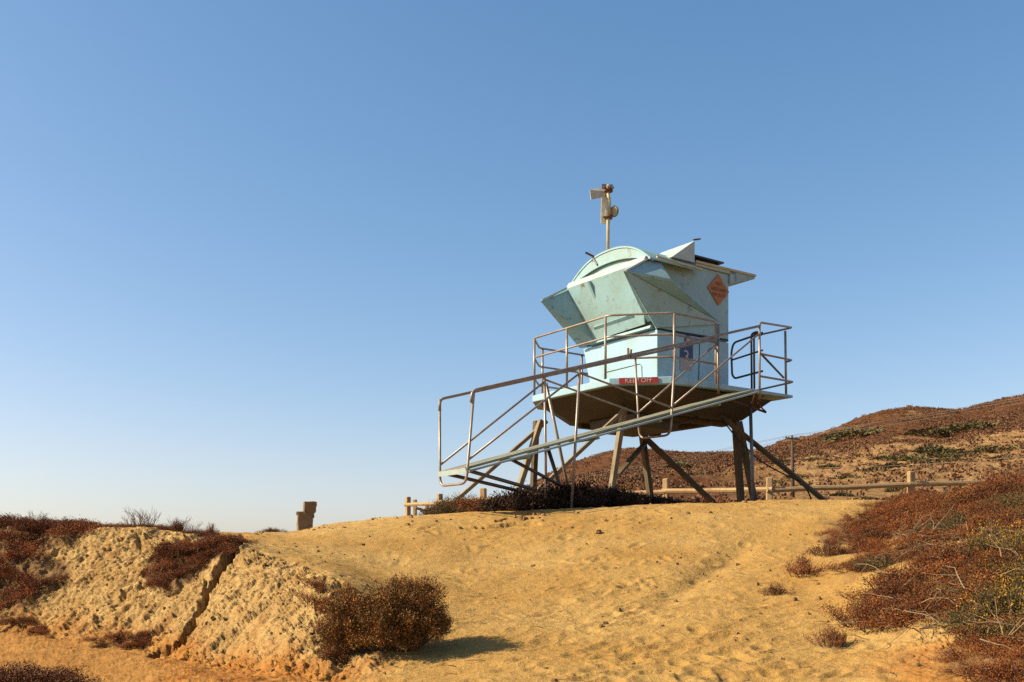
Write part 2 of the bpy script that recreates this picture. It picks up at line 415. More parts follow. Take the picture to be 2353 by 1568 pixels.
ms_r, in_r = poly_mask(RIGHT, 30); ms_a, in_a = poly_mask(LEFT_A, 15); ms_b, in_b = poly_mask(LEFT_B, 8)
behind = (KM > 6.95)
scrub = np.maximum(np.maximum(ms_r * 0.8 * smooth(-0.22, 0.12, nz), ms_a * 0.9), ms_b)
scrub = np.where(KM > 7.3, smooth(7.3, 8.2, KM) * 0.9, scrub)
scrub = np.where(KM < 5.2, scrub, np.where((UU < 470) & (KM < 7.4), np.maximum(scrub, 0.8), scrub))
# relief
dx = np.gradient(X, axis=1); dZ_u = np.gradient(Z, axis=1)
sand_h = 0.030 * fbm(X * 1.3, Y * 1.3, 3) + 0.010 * fbm(X * 4.2, Y * 4.2 + 40, 3) + 0.0045 * fbm(X * 16, Y * 16, 4, .65)
# trodden hollows
foot = np.zeros_like(X)
fr = np.random.default_rng(21)
for _ in range(520):
    fk = fr.uniform(2.1, 6.9); fu = fr.normal(1500 - 60 * (fk - 4), 210) if fr.uniform() < .62 else fr.uniform(560, 2100)
    ri = np.searchsorted(KK, fk); ci = np.searchsorted(us, fu)
    ri = min(ri, NR - 1); ci = min(ci, NC - 1)
    x0, y0 = X[ri, ci], Y[ri, ci]; an = fr.normal(0.9, 0.7); L_, W_ = fr.uniform(0.10, 0.17), fr.uniform(0.045, 0.075)
    r0, r1 = np.searchsorted(D[:, ci], y0 - 0.3), np.searchsorted(D[:, ci], y0 + 0.3)
    hw = int(0.32 / y0 * F / 2.6) + 2
    sl = (slice(max(0, r0), min(NR, r1 + 1)), slice(max(0, ci - hw), min(NC, ci + hw)))
    ex = (X[sl] - x0) * math.cos(an) + (Y[sl] - y0) * math.sin(an); ey = -(X[sl] - x0) * math.sin(an) + (Y[sl] - y0) * math.cos(an)
    q = np.sqrt((ex / L_) ** 2 + (ey / W_) ** 2)
    foot[sl] += fr.uniform(0.25, 1.0) ** 1.5 * (-0.012 * (1 - smooth(0.3, 1.0, q)) + 0.006 * np.exp(-((q - 1.25) / 0.25) ** 2))
foot = np.clip(foot, -0.03, 0.014)
sxx = X * 0.86 + Y * 0.5 + Z * 0.45; syy = -X * 0.5 + Y * 0.86
cst = X - 0.6 * Z
streaks = fbm(cst * 4.0 + 1.1 * fbm(X * 1.7, Y * 1.7 + Z * 2, 3), (Z + Y * .3) * 1.6, 5, .6)
WX_ = X + .10 * fbm(X * 2.6 + 4, (Y + Z) * 2.6, 3); WS_ = Y * .6 + Z + .10 * fbm(X * 2.6 - 7, (Y + Z) * 2.6 + 3, 3)
RX_ = WX_ * .83 - WS_ * .56; RS_ = WX_ * .56 + WS_ * .83
cl = fbm(RX_ * 5, RS_ * 7, 5, 0.62)
pits = np.minimum(0, fbm(RX_ * 11 + 3, RS_ * 11, 4, 0.65) + 0.10)
clod = np.abs(fbm(WX_ * 21, WS_ * 21 + 9, 4, 0.65))
fine_b = fbm(RX_ * 33, RS_ * 33 + 5, 3, .65)
str2 = fbm(cst * 8 + 1.6 * fbm(X * 2.3, Y * 2.3 + Z * 2, 3), (Z + Y * .3) * 2.6 + fbm(X * 2, Z * 2, 2), 4, .6) * smooth(-.3, .3, fbm(X * 1.2 + 9, Z * 1.2 + Y, 2))
var = smooth(-.25, .3, fbm(X * 1.8 + 2, (Y + Z) * 1.8, 3))
bank_h = 0.045 * streaks + 0.03 * str2 + 0.030 * cl + (0.006 + .026 * var) * pits + (0.005 + .018 * var) * (clod - 0.25) + 0.016 * fine_b
mound = 0.05 * fbm(X * 2.5 + 8, Y * 2.5, 3)
disp = sand_h * (1 - 0.5 * bank) + foot * (1 - bank) * (1 - scrub) + bank_h * bank + mound * np.clip(scrub, 0, 1) + soil * 0.02 * fbm(X * 12, Y * 12, 3)
fade = (1 - smooth(15, 25, D)) * smooth(1.0, 2.0, D)
disp = disp * fade
def line_carve(pts, width, depth):
    P = np.array(pts, float); best = np.full(UU.shape, 1e9); tt = np.zeros(UU.shape)
    for i in range(len(P) - 1):
        a, b = P[i], P[i+1]
        t = np.clip(((UU-a[0])*(b[0]-a[0]) + (VV-a[1])*(b[1]-a[1])) / ((b-a)**2).sum(), 0, 1)
        dd = np.hypot(UU-a[0]-t*(b[0]-a[0]), VV-a[1]-t*(b[1]-a[1]))
        m_ = dd < best; best = np.where(m_, dd, best); tt = np.where(m_, (i + t) / (len(P) - 1), tt)
    w = width * (1 + 1.3 * fbm(X * 7, Y * 7 + Z * 7, 3)); q = best / np.maximum(w, 2)
    return -depth * (1 - smooth(0.25, 1.0, q)) * (KM < 6.9)
gully = line_carve([(556,1236),(538,1266),(508,1308),(478,1362),(446,1420),(412,1478),(352,1508)], 9, 0.17)
gully += line_carve([(318,1236),(322,1262),(300,1290)], 7, 0.04) + line_carve([(262,1392),(300,1360),(330,1352)], 6, 0.05) + line_carve([(390,1440),(330,1468),(280,1470)], 12, 0.06)
gully += line_carve([(780,1350),(770,1420),(785,1500)], 20, 0.10)
ledge = line_carve([(1060,1214),(1130,1212),(1185,1203),(1240,1206)], 4, 0.05) + line_carve([(1140,1200),(1165,1192)], 4, 0.05)
disp += gully + ledge
disp += 0.05 * np.exp(-(((UU - 1650) * 0.6 + (VV - 1300)) / 22.0) ** 2) * -1 * np.exp(-((UU - 1650) / 120.0) ** 2)
# push the surface along its mean normal (steep on the bank, up elsewhere)
Zs = Z
nyv = -np.gradient(Zs, axis=0) / (np.gradient(D, axis=0) + 1e-6)
nyv = np.clip(nyv, -2.0, 0.3); nl = np.sqrt(1 + nyv ** 2)
Y2 = Y + disp * nyv / nl; Z2 = Zs + disp / nl
X2 = X
def grid_mesh(name, X, Y, Z, material, attrs):
    nr, nc = X.shape
    co = np.stack([X, Y, Z], -1).reshape(-1, 3).astype(np.float32)
    i = np.arange(nr * nc).reshape(nr, nc)
    q = np.stack([i[:-1, :-1], i[:-1, 1:], i[1:, 1:], i[1:, :-1]], -1).reshape(-1, 4).astype(np.int32)
    me = bpy.data.meshes.new(name); me.vertices.add(len(co)); me.vertices.foreach_set('co', co.ravel())
    me.loops.add(q.size); me.loops.foreach_set('vertex_index', q.ravel())
    me.polygons.add(len(q)); me.polygons.foreach_set('loop_start', np.arange(0, q.size, 4, dtype=np.int32))
    me.polygons.foreach_set('use_smooth', np.ones(len(q), bool))
    me.update(calc_edges=True)
    for k, a in attrs.items():
        t = me.attributes.new(k, 'FLOAT', 'POINT'); t.data.foreach_set('value', np.ascontiguousarray(a, dtype=np.float32).ravel())
    me.materials.append(M[material])
    o = bpy.data.objects.new(name, me); link(o); return o
g = grid_mesh('ground', X2, Y2, Z2 + EYE, 'sand', {'bank': bank, 'soil': np.clip(soil, 0, 1), 'scrub': np.clip(scrub, 0, 1)})
tag(g, kind='structure')
def kd(u, k): return float(TER.keys(u)[0][k, 0])       # distance of profile key k at bearing u
def ground_z(u, d): return TER.zat(u, d) + EYE
# the land beyond, out to the horizon
m_ = MB(); n_ = 48
ringv = [(6000 * math.cos(2*math.pi*k/n_), 6000 * math.sin(2*math.pi*k/n_), -2.6) for k in range(n_)]
m_.poly(ringv); o = m_.build('far_ground', 'sand'); tag(o, kind='structure')

# ------------------------------------------------------------------ hill behind
def hc(u, crest, sh, base=1158, dc=270):
    return (u, [(30, 0.3), zv(62, base), zv(100, base - (base - sh) * 0.50), zv(140, sh), zv(178, sh - 0.06 * max(0, sh - crest) - 2), zv(220, crest + 0.42 * max(0, sh - crest)), zv(dc, crest), (dc + 90, (HZ - crest) / F * dc - 8), (dc + 700, -8)])
HC = [(1040, [(30,-2),(62,-3),(100,-3),(140,-4),(178,-4),(220,-5),(270,-5),(360,-8),(970,-10)]),
      hc(1160,1165,1180,1230), hc(1200,1134,1160,1215), hc(1250,1102,1135,1190), hc(1300,1075,1115,1180), hc(1350,1056,1100,1172), hc(1400,1043,1090), hc(1440,1038,1085),
      hc(1500,1043,1085), hc(1600,1051,1085), hc(1700,1046,1075), hc(1760,1038,1068), hc(1800,1021,1062), hc(1850,1010,1055),
      hc(1900,995,1050), hc(1950,975,1042), hc(2000,957,1030), hc(2050,947,1022), hc(2100,945,1020), hc(2150,950,1022), hc(2200,953,1018), hc(2250,941,1008),
      hc(2300,928,1000), hc(2353,917,990), hc(2500,885,970), hc(3000,860,960), hc(4200,900,980)]
HL = Loft(HC)
hus = np.concatenate([np.arange(1040, 2420, 3.0), np.arange(2420, 4200, 20.0)])
hD, hZ, hK = HL.grid(hus, [10, 40, 50, 26, 26, 40, 10, 6])
hU = hus[None, :] * np.ones_like(hD); hX = (hU - CX) / F * hD
hKM = hK[:, None] * np.ones_like(hD)
amp = smooth(40, 120, hD)
rid = fbm(hX * 0.03 + 4, hD * 0.02, 4)
hZd = hZ + amp * (0.6 * rid + 0.45 * fbm(hX * 0.35, hD * 0.35, 3) + 0.30 * np.abs(fbm(hX * 0.9, hD * 0.9, 2)))
grass = (1 - smooth(2.75, 3.3, hKM + 0.55 * fbm(hX * 0.05, hD * 0.05, 4))) * smooth(1480, 1900, hU + 200 * rid)
bare = smooth(0.32, 0.45, fbm(hX * 0.045 + 30, hD * 0.03, 4)) * smooth(1500, 1800, hU)
grass = np.clip(np.maximum(grass, 0.7 * bare), 0, 1)
o = grid_mesh('hill', hX, hD, hZd + EYE, 'hill', {'grass': grass}); tag(o, kind='structure')
def hill_z(u, d): return HL.zat(u, d) + EYE

# ------------------------------------------------------------------ foliage meshes
class Leaves:
    def __init__(s, seed): s.r = np.random.default_rng(seed); s.c = []; s.a = []; s.b = []; s.t = []
    def add(s, pos, length, width, updir=None, spread=1.0, tint=None):
        n = len(pos); r = s.r
        d = r.normal(size=(n, 3))
        if updir is not None: d = d * spread + updir
        d /= np.linalg.norm(d, axis=1)[:, None] + 1e-9
        w = np.cross(d, r.normal(size=(n, 3))); w /= np.linalg.norm(w, axis=1)[:, None] + 1e-9
        L_ = (length * r.uniform(0.6, 1.3, n))[:, None]; W_ = (width * r.uniform(0.7, 1.2, n))[:, None]
        s.c.append(pos); s.a.append(d * L_); s.b.append(w * W_)
        s.t.append(r.uniform(0, 1, n) if tint is None else np.clip(tint + r.normal(0, 0.16, n), 0, 1))
    def mesh(s, name, material):
        c = np.concatenate(s.c); a = np.concatenate(s.a); b = np.concatenate(s.b); t = np.concatenate(s.t); n = len(c)
        v = np.stack([c, c + a * 0.5 + b * 0.5, c + a, c + a * 0.5 - b * 0.5], 1).reshape(-1, 3).astype(np.float32)
        me = bpy.data.meshes.new(name); me.vertices.add(4 * n); me.vertices.foreach_set('co', v.ravel())
        me.loops.add(4 * n); me.loops.foreach_set('vertex_index', np.arange(4 * n, dtype=np.int32))
        me.polygons.add(n); me.polygons.foreach_set('loop_start', np.arange(0, 4 * n, 4, dtype=np.int32)); me.update(calc_edges=True)
        k = me.attributes.new('tint', 'FLOAT', 'POINT'); k.data.foreach_set('value', np.repeat(t, 4).astype(np.float32))
        me.materials.append(M[material]); return me
def mesh_of(mb, name, material):
    me = bpy.data.meshes.new(name); me.from_pydata(mb.v, [], mb.f); me.update(); me.materials.append(M[material]); return me

def mat_shrub(seed, rad, h, nsprig, per, leaf, wid, material, twigm='twig', twigs=26, upright=0.6, flower=False):
    """low mound of leafy sprigs: foliage mesh + twig mesh"""
    r = np.random.default_rng(seed); lv = Leaves(seed + 1); tw = MB()
    for i in range(nsprig):
        rr = rad * math.sqrt(r.uniform(0, 1)); an = r.uniform(0, 2 * math.pi)
        irr = 0.75 + 0.35 * math.sin(an * 3 + seed) + 0.2 * math.sin(an * 5 + seed * 2)
        bx, by = rr * irr * math.cos(an), rr * irr * math.sin(an)
        top = h * (1 - (rr / rad) ** 2 * 0.8) * r.uniform(0.45, 1.1)
        base = np.array([bx * 0.8, by * 0.8, 0.0]); tip = np.array([bx * 1.12 + r.normal(0, .03), by * 1.12 + r.normal(0, .03), top])
        k = per + r.integers(-per // 4, per // 4 + 1); t = r.uniform(0.15, 1.0, k) ** 0.7
        pos = base + (tip - base) * t[:, None] + r.normal(0, 1, (k, 3)) * np.array([.028, .028, .018]) * rad / 0.35
        pos[:, 2] = np.maximum(pos[:, 2], 0.0)
        ud = np.array([bx, by, 0]) / rad * 0.5 + np.array([0, 0, upright])
        ht = np.full(k, r.uniform(0.1, 0.9))
        if flower: ht = np.clip(0.1 + 0.9 * (t > 0.8) * (r.uniform(0, 1) > .6), 0, 1)
        lv.add(pos, leaf, wid, ud, 0.75, ht)
        if i < twigs:
            p1 = base + (tip - base) * .5 + r.normal(0, .03, 3)
            tw.tube([base - [0, 0, .03], p1, tip + r.normal(0, .015, 3)], 0.006, 3, 0.0025)
    return lv.mesh('foliage', material), mesh_of(tw, 'twig', twigm)
def branch_mesh(seed, rad, rr):
    """one crooked bare branch with a side twig"""
    r = np.random.default_rng(seed); tw = MB()
    a = 0.0; p = np.array([0.0, 0.0, 0.0]); pts = [p.copy()]
    d = np.array([1.0, 0, r.uniform(0.1, 0.9)])
    for k in range(5):
        d = d + r.normal(0, .28, 3); d[2] -= .14; d /= np.linalg.norm(d); p = p + d * rad / 5; p[2] = max(p[2], .005); pts.append(p.copy())
    tw.tube(pts, rr, 4, rr * .3)
    q = pts[2]; d2 = d + r.normal(0, .6, 3); tw.tube([q, q + d2 * rad * .2, q + d2 * rad * .36 + [0, 0, .01]], rr * .5, 3, rr * .2)
    return mesh_of(tw, 'branch', 'twig_pale')
def dry_spray(seed, h, n):
    r = np.random.default_rng(seed); tw = MB()
    for i in range(n):
        a = r.uniform(0, 2*math.pi); lean = r.uniform(.1, .75); p = np.array([r.normal(0, .03), r.normal(0, .03), 0.]); d = np.array([math.cos(a)*lean, math.sin(a)*lean, 1.0])
        pts = [p]; ln = h * r.uniform(.6, 1.1)
        for k in range(4):
            d = d + r.normal(0, .12, 3); d /= np.linalg.norm(d); pts.append(pts[-1] + d * ln / 4)
        tw.tube(pts, .0035, 3, .0012)
        for k in (2, 3):
            e = d + r.normal(0, .6, 3); tw.tube([pts[k], pts[k] + e * ln * .18], .0018, 3, .0008)
    return mesh_of(tw, 'twig', 'twig')
def shrub(name, loc, rz, sc, meshes, label, cat, group, tilt=(0, 0)):
    e = empty(name, loc, label, cat, group); e.rotation_euler = (tilt[0], tilt[1], rz); e.scale = sc if isinstance(sc, tuple) else (sc, sc, sc)
    for nm, me in meshes:
        o = bpy.data.objects.new(nm, me); link(o, e); o['kind'] = 'stuff'
    return e

P_BROWN = [mat_shrub(100 + i, .34, .17, 170, 46, .0145, .0075, 'leaf_brown', twigs=48) for i in range(4)]
P_RED = [mat_shrub(120 + i, .32, .15, 160, 44, .0145, .0085, 'leaf_red', twigs=30, upright=.4) for i in range(3)]
P_GREEN = [mat_shrub(140 + i, .34, .22, 170, 44, .0155, .008, 'leaf_green', twigs=30) for i in range(2)]
P_FLOWER = [mat_shrub(160 + i, .36, .26, 150, 46, .0145, .009, 'leaf_flower', twigs=36, flower=True) for i in range(2)]
P_SPRIG = [mat_shrub(180 + i, .26, .20, 70, 40, .017, .006, 'leaf_red', twigs=70, upright=1.6) for i in range(3)]
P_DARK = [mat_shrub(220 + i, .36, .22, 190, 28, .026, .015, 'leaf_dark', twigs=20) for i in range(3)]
P_BRANCH = [branch_mesh(200 + i, .34, .0045) for i in range(8)]
P_DRY = [dry_spray(210 + i, .30, 26) for i in range(2)]
def fm(pair): return [('foliage', pair[0]), ('twig', pair[1])]

def sample(mask, n, mind, seed, kmin=2.0, kmax=7.0):
    r = np.random.default_rng(seed)
    area = np.abs(np.gradient(X, axis=1) * np.gradient(Y, axis=0)) * np.sqrt(1 + nyv ** 2)
    w = np.where(mask & (KM > kmin) & (KM < kmax), area, 0).ravel(); w = w / w.sum()
    idx = r.choice(len(w), size=n * 8, p=w); out = []
    for i in idx:
        p = (X2.ravel()[i], Y2.ravel()[i], Z2.ravel()[i] + EYE, UU.ravel()[i], VV.ravel()[i], math.atan(-nyv.ravel()[i]))
        if all((p[0]-q[0])**2 + (p[1]-q[1])**2 + (p[2]-q[2])**2 > mind**2 for q in out):
            out.append(p)
            if len(out) >= n: break
    return out
sr = random.Random(5)
inview = (UU > -30) & (UU < 2400)
for (x, y, z, u, v, sl) in sample(in_r & inview & ((nz > -.12) | (VV < 1190) | (UU > 2230)), 260, .11, 1):
    flower = u > 2270 and 1250 < v < 1460
    green = (u > 2160 and v < 1260) or (1990 < u < 2060 and 1300 < v < 1345)
    low = v > 1480
    nm_ = 'scrub_bush'
    if flower and sr.random() < .75: nm_ = 'flowering_bush'; P = sr.choice(P_FLOWER); lab = 'yellow-flowered green bush at the right edge among brown scrub'; grp = 'yellow-flowered bushes'
    elif green and sr.random() < .3: nm_ = 'green_bush'; P = sr.choice(P_GREEN); lab = 'dark green bush in the brown scrub of the right-hand slope'; grp = 'green bushes on the right slope'
    elif u < 1960 and sr.random() < .8: nm_ = 'sprig_clump'; P = sr.choice(P_SPRIG); lab = 'upright reddish sprigs at the sandy edge of the right scrub'; grp = 'reddish sprigs at the scrub edge'
    else:
        P = sr.choice(P_BROWN)
        if v < 1200: lab = 'brown scrub bush on the right slope just below the fence post'; grp = 'brown scrub below the fence'
        elif u > 2250: lab = 'brown scrub bush beside the yellow-flowered bushes at the right edge'; grp = 'brown scrub beside the yellow flowers'
        elif v < 1290 and u < 2080: lab = 'brown scrub bush at the upper left tip of the right-hand scrub'; grp = 'brown scrub at the upper left tip'
        elif v < 1290: lab = 'brown scrub bush on the upper middle of the right-hand slope'; grp = 'brown scrub on the upper right slope'
        elif u < 2080: lab = 'brown scrub bush along the sand margin of the right-hand slope'; grp = 'brown scrub along the sand margin'
        elif v < 1400: lab = 'brown scrub bush among pale bare branches on the right slope'; grp = 'brown scrub among bare branches'
        else: lab = 'brown scrub bush above the crumbling orange foot of the right slope'; grp = 'brown scrub at the foot of the right slope'
    s = sr.uniform(.42, .80) * (.7 if u < 1990 else 1.0) * (.75 if low else 1)
    shrub(nm_, (x, y, z - .02), sr.uniform(0, 6.28), (s, s, s * sr.uniform(.6, 1.35)), fm(P), lab, 'bush', grp, (sl * .5, 0))
for k in range(26):
    u = sr.uniform(2090, 2420); d = sr.uniform(8.6, 11.5); s = sr.uniform(.8, 1.2); hz_ = .7 + .9 * float(smooth(2180, 2353, u))
    shrub('scrub_bush', ((u - CX)/F*d, d, ground_z(u, d) - .03), sr.uniform(0, 6.28), (s, s, s * hz_), fm(sr.choice(P_BROWN + P_SPRIG)), 'tall tangled brown bush along the top of the right-hand slope', 'bush', 'tall brown bushes at the top right of the slope')
for (x, y, z, u, v, sl) in sample(in_r & (UU > 2020) & (UU < 2390) & (VV > 1240) & (VV < 1500), 20, .2, 3):
    e = empty('dry_branches', (x, y, z + .03), 'tangle of pale bare branches lying on the right-hand scrub', 'branches', 'pale dry branches on the right slope')
    e.rotation_euler = (sl * .5, 0, 0)
    for k in range(9):
        o = bpy.data.objects.new('branch', sr.choice(P_BRANCH)); link(o, e); q = sr.uniform(.35, 1.05); o.scale = (q, q, q)
        o.location = (sr.gauss(0, .09), sr.gauss(0, .09), sr.uniform(0, .06)); o.rotation_euler = (0, 0, sr.uniform(0, 6.28))
for (u, d, s, lab) in [(1915,5.75,.55,'small reddish sprig alone on the sand below the right scrub'), (1785,7.4,.45,'small dry reddish sprig alone on sand left of the scrub'),
                       (1850,8.1,.85,'reddish sprig clump farthest out on the sand from the right scrub'), (1905,8.9,.8,'dense red-brown sprig clump at the upper sand edge right')]:
    shrub('sand_sprig', ((u - CX) / F * d, d, ground_z(u, d)), sr.uniform(0, 6), s, fm(sr.choice(P_SPRIG)), lab, 'plant', None)
# left bank
for (x, y, z, u, v, sl) in sample(in_a & inview, 62, .14, 5):
    s = sr.uniform(.6, 1.0)
    shrub('red_bush', (x, y, z - .02), sr.uniform(0, 6.28), (s, s, s * .85), fm(sr.choice(P_RED)), *(('red-brown bush high on the bank at the left edge', 'bush', 'red scrub high at the left edge') if v < 1260 else ('dark red-brown bush low on the bank at the left edge', 'bush', 'red scrub low at the left edge')), (sl * .6, 0))
for (x, y, z, u, v, sl) in sample(in_b, 26, .1, 6):
    s = sr.uniform(.35, .6)
    shrub('red_bush', (x, y, z - .02), sr.uniform(0, 6.28), s, fm(sr.choice(P_RED)), 'dark red-brown bush hanging on the left bank beside its gully', 'bush', 'red scrub beside the gully', (sl * .7, 0))
for (u, v, d, s0, n, lab, grp) in [
    (95,1442,7.05,.42,3,'small brown bush at the foot of the left bank','bushes at the bank foot'),
    (10,1432,7.1,.4,2,'small brown bush at the foot of the bank, at the left border','bushes at the left border'),
    (300,1440,7.05,.38,4,'brown bush low on the left bank above the orange soil','bushes low on the left bank'),
    (228,1490,6.9,.30,3,'flat brown bush where the left bank meets the path','flat bushes at the bank foot'),
    (50,1548,5.45,.75,8,'brown bush in the bottom left corner','bushes in the bottom left corner')]:
    s = s0
    for k in range(n):
        uu = u + sr.uniform(-45, 45) * s * 2; dd = (kd(uu, 3) + (.25 if v < 1480 else .05) if v < 1520 else 5.5) + sr.uniform(-.1, .1); s = s0 * 1.1
        shrub('scrub_bush', ((uu - CX)/F*dd, dd, ground_z(uu, dd) - .01), sr.uniform(0, 6), (s, s, s * .8), fm(sr.choice(P_BROWN if k % 2 else P_RED)), lab, 'bush', grp, (.3, 0))
for i, u in enumerate(np.linspace(10, 470, 30)):
    d = kd(u, 5) + .1 + sr.uniform(-.15, .35); s = 1.15 * sr.uniform(.22, .5) * (1.25 if u < 190 else .8)
    shrub('scrub_bush', ((u - CX)/F*d, d, ground_z(u, d) - .01), sr.uniform(0, 6), s, fm(sr.choice(P_RED)), 'low red-brown bush on the crest of the left bank against the sky', 'bush', 'scrub on the crest of the left bank')
for (u, d, s) in [(320,8.5,1.0),(345,8.6,.9),(300,8.5,.6),(75,8.4,.85),(20,8.4,.7),(410,8.5,.75),(135,8.4,.5),(440,8.6,.6)]:
    d = kd(u, 5) + .15; s *= .8
    o = bpy.data.objects.new('dry_stalks', sr.choice(P_DRY)); link(o); o.location = ((u - CX)/F*d, d, ground_z(u, d) - .01); o.scale = (s, s, s); o.rotation_euler = (0, 0, sr.uniform(0, 6))
    tag(o, 'thin bare stalks sticking up from the left bank crest', 'dry stalks', 'dry stalks on the left bank')
shrub('sapling', ((102 - CX)/F*(kd(102, 5)+.1), kd(102, 5)+.1, ground_z(102, kd(102, 5)+.1) + .02), 0, (.3, .3, .6), fm(P_SPRIG[0]), 'small rounded shrub standing tallest on the left bank crest', 'shrub', None)
shrub('fern_plant', ((408 - CX)/F*(kd(408, 5)+.1), kd(408, 5)+.1, ground_z(408, kd(408, 5)+.1)), 1, (.42, .42, .62), fm(P_SPRIG[1]), 'feathery plant with arching tips on the left bank crest', 'plant', None)
shrub('fern_plant', ((484 - CX)/F*(kd(484, 5)+.1), kd(484, 5)+.1, ground_z(484, kd(484, 5)+.1)), 2, (.3, .3, .62), fm(P_SPRIG[2]), 'pointed dark plant at the right end of the left bank crest', 'plant', None)
shrub('scrub_bush', ((626 - CX)/F*12.3, 12.3, ground_z(626, 12.2)), 0, (.5, .4, .42), fm(P_BROWN[0]), 'tiny low bush on the sand skyline left of the stone pillar', 'bush', None)

# the big round bush in the foreground
def big_bush():
    r = np.random.default_rng(33); lv = Leaves(34); tw = MB()
    base = at(884, 1500, 5.92); base.z = ground_z(884, 5.92)
    lobes = [((.13, .05, .22), (.275, .26, .235), 1.0), ((-.20, .02, .20), (.19, .22, .19), .5), ((-.02, -.05, .12), (.24, .22, .19), .55), ((.24, .02, .14), (.15, .17, .16), .3), ((-.28, -.04, .03), (.10, .13, .18), .3)]
    for (c, rad, wt) in lobes:
        c = np.array(c); rad = np.array(rad)
        for i in range(int(250 * wt)):
            d = r.normal(size=3); d /= np.linalg.norm(d)
            if d[2] < -.45: d[2] *= -1
            q = r.uniform(.45, 1.0) ** .5 * (1 + .10 * math.sin(d[0]*6) * math.sin(d[1]*7 + 2) + .09 * math.sin(d[2]*9 + d[0]*4))
            tip = c + d * rad * q * r.uniform(.9, 1.1); root = c + d * rad * q * .55 + np.array([0, 0, -.03])
            k = 135; t = r.uniform(0, 1, k) ** .6
            pos = root + (tip - root) * t[:, None] + r.normal(0, .017, (k, 3))
            lv.add(pos, .0125, .006, d * .8 + np.array([0, 0, .7]), .7, np.full(k, np.clip(r.normal(.5, .25), 0, 1)))
            if r.uniform() < .10:
                far = c + d * rad * r.uniform(1.1, 1.32); m2 = 34; tt = r.uniform(.2, 1, m2)
                lv.add(root + (far - root) * tt[:, None] + r.normal(0, .008, (m2, 3)), .0125, .006, d + np.array([0, 0, .7]), .6, np.full(m2, .6)); tw.tube([root, far], .003, 3, .001)
            if i % 3 == 0: tw.tube([np.array([0, 0, -.05]) + c * [.5, .5, 0], root, tip + d * .015], .006, 3, .0015)
    e = empty('round_bush', base, 'large round olive-brown bush casting a dark shadow in the foreground', 'bush')
    tag(link(bpy.data.objects.new('foliage', lv.mesh('foliage', 'leaf_olive')), e), kind='stuff'); tag(link(bpy.data.objects.new('stem', mesh_of(tw, 'stem', 'twig')), e), kind='stuff')
big_bush()
# hanging roots / creeper at the bush's left foot
for (u, d, s) in [(745,6.6,.5),(765,6.2,.5),(735,6.9,.42),(775,5.9,.4)]:
    shrub('scrub_bush', ((u - CX)/F*d, d, ground_z(u, d) - .01), sr.uniform(0, 6), s, fm(sr.choice(P_BROWN)), 'low brown creeper on the bank at the left foot of the round bush', 'bush', 'creeper beside the round bush', (.5, 0))
# bushes below the tower
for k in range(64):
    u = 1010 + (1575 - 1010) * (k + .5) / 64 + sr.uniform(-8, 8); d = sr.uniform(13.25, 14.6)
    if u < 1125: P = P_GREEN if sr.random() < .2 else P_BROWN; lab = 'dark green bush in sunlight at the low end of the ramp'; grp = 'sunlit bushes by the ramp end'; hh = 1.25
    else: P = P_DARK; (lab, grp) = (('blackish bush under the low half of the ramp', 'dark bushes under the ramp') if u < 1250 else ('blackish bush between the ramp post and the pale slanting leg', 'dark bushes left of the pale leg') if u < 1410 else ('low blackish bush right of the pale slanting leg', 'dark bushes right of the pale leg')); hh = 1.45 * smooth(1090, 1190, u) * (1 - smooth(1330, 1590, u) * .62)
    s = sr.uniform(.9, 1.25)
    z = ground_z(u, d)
    shrub('tower_bush', ((u - CX)/F*d, d, z - .03), sr.uniform(0, 6), (s, s, s * float(hh)), fm(sr.choice(P)), lab, 'bush', grp)
for (u, d, s) in [(1300,15.8,1.2),(1330,15.5,1.0),(1390,16.2,1.1),(1620,18.5,.9),(1850,19,.9),(1880,19.5,1.1),(1760,20,.8),(1660,19,1.0)]:
    shrub('dry_bush', ((u - CX)/F*d, d, ground_z(u, d) - .02), sr.uniform(0, 6), (s, s, s * 2.6), fm(sr.choice(P_SPRIG)), 'twiggy dry bush behind the tower legs by the fence', 'bush', 'dry bushes by the fence')

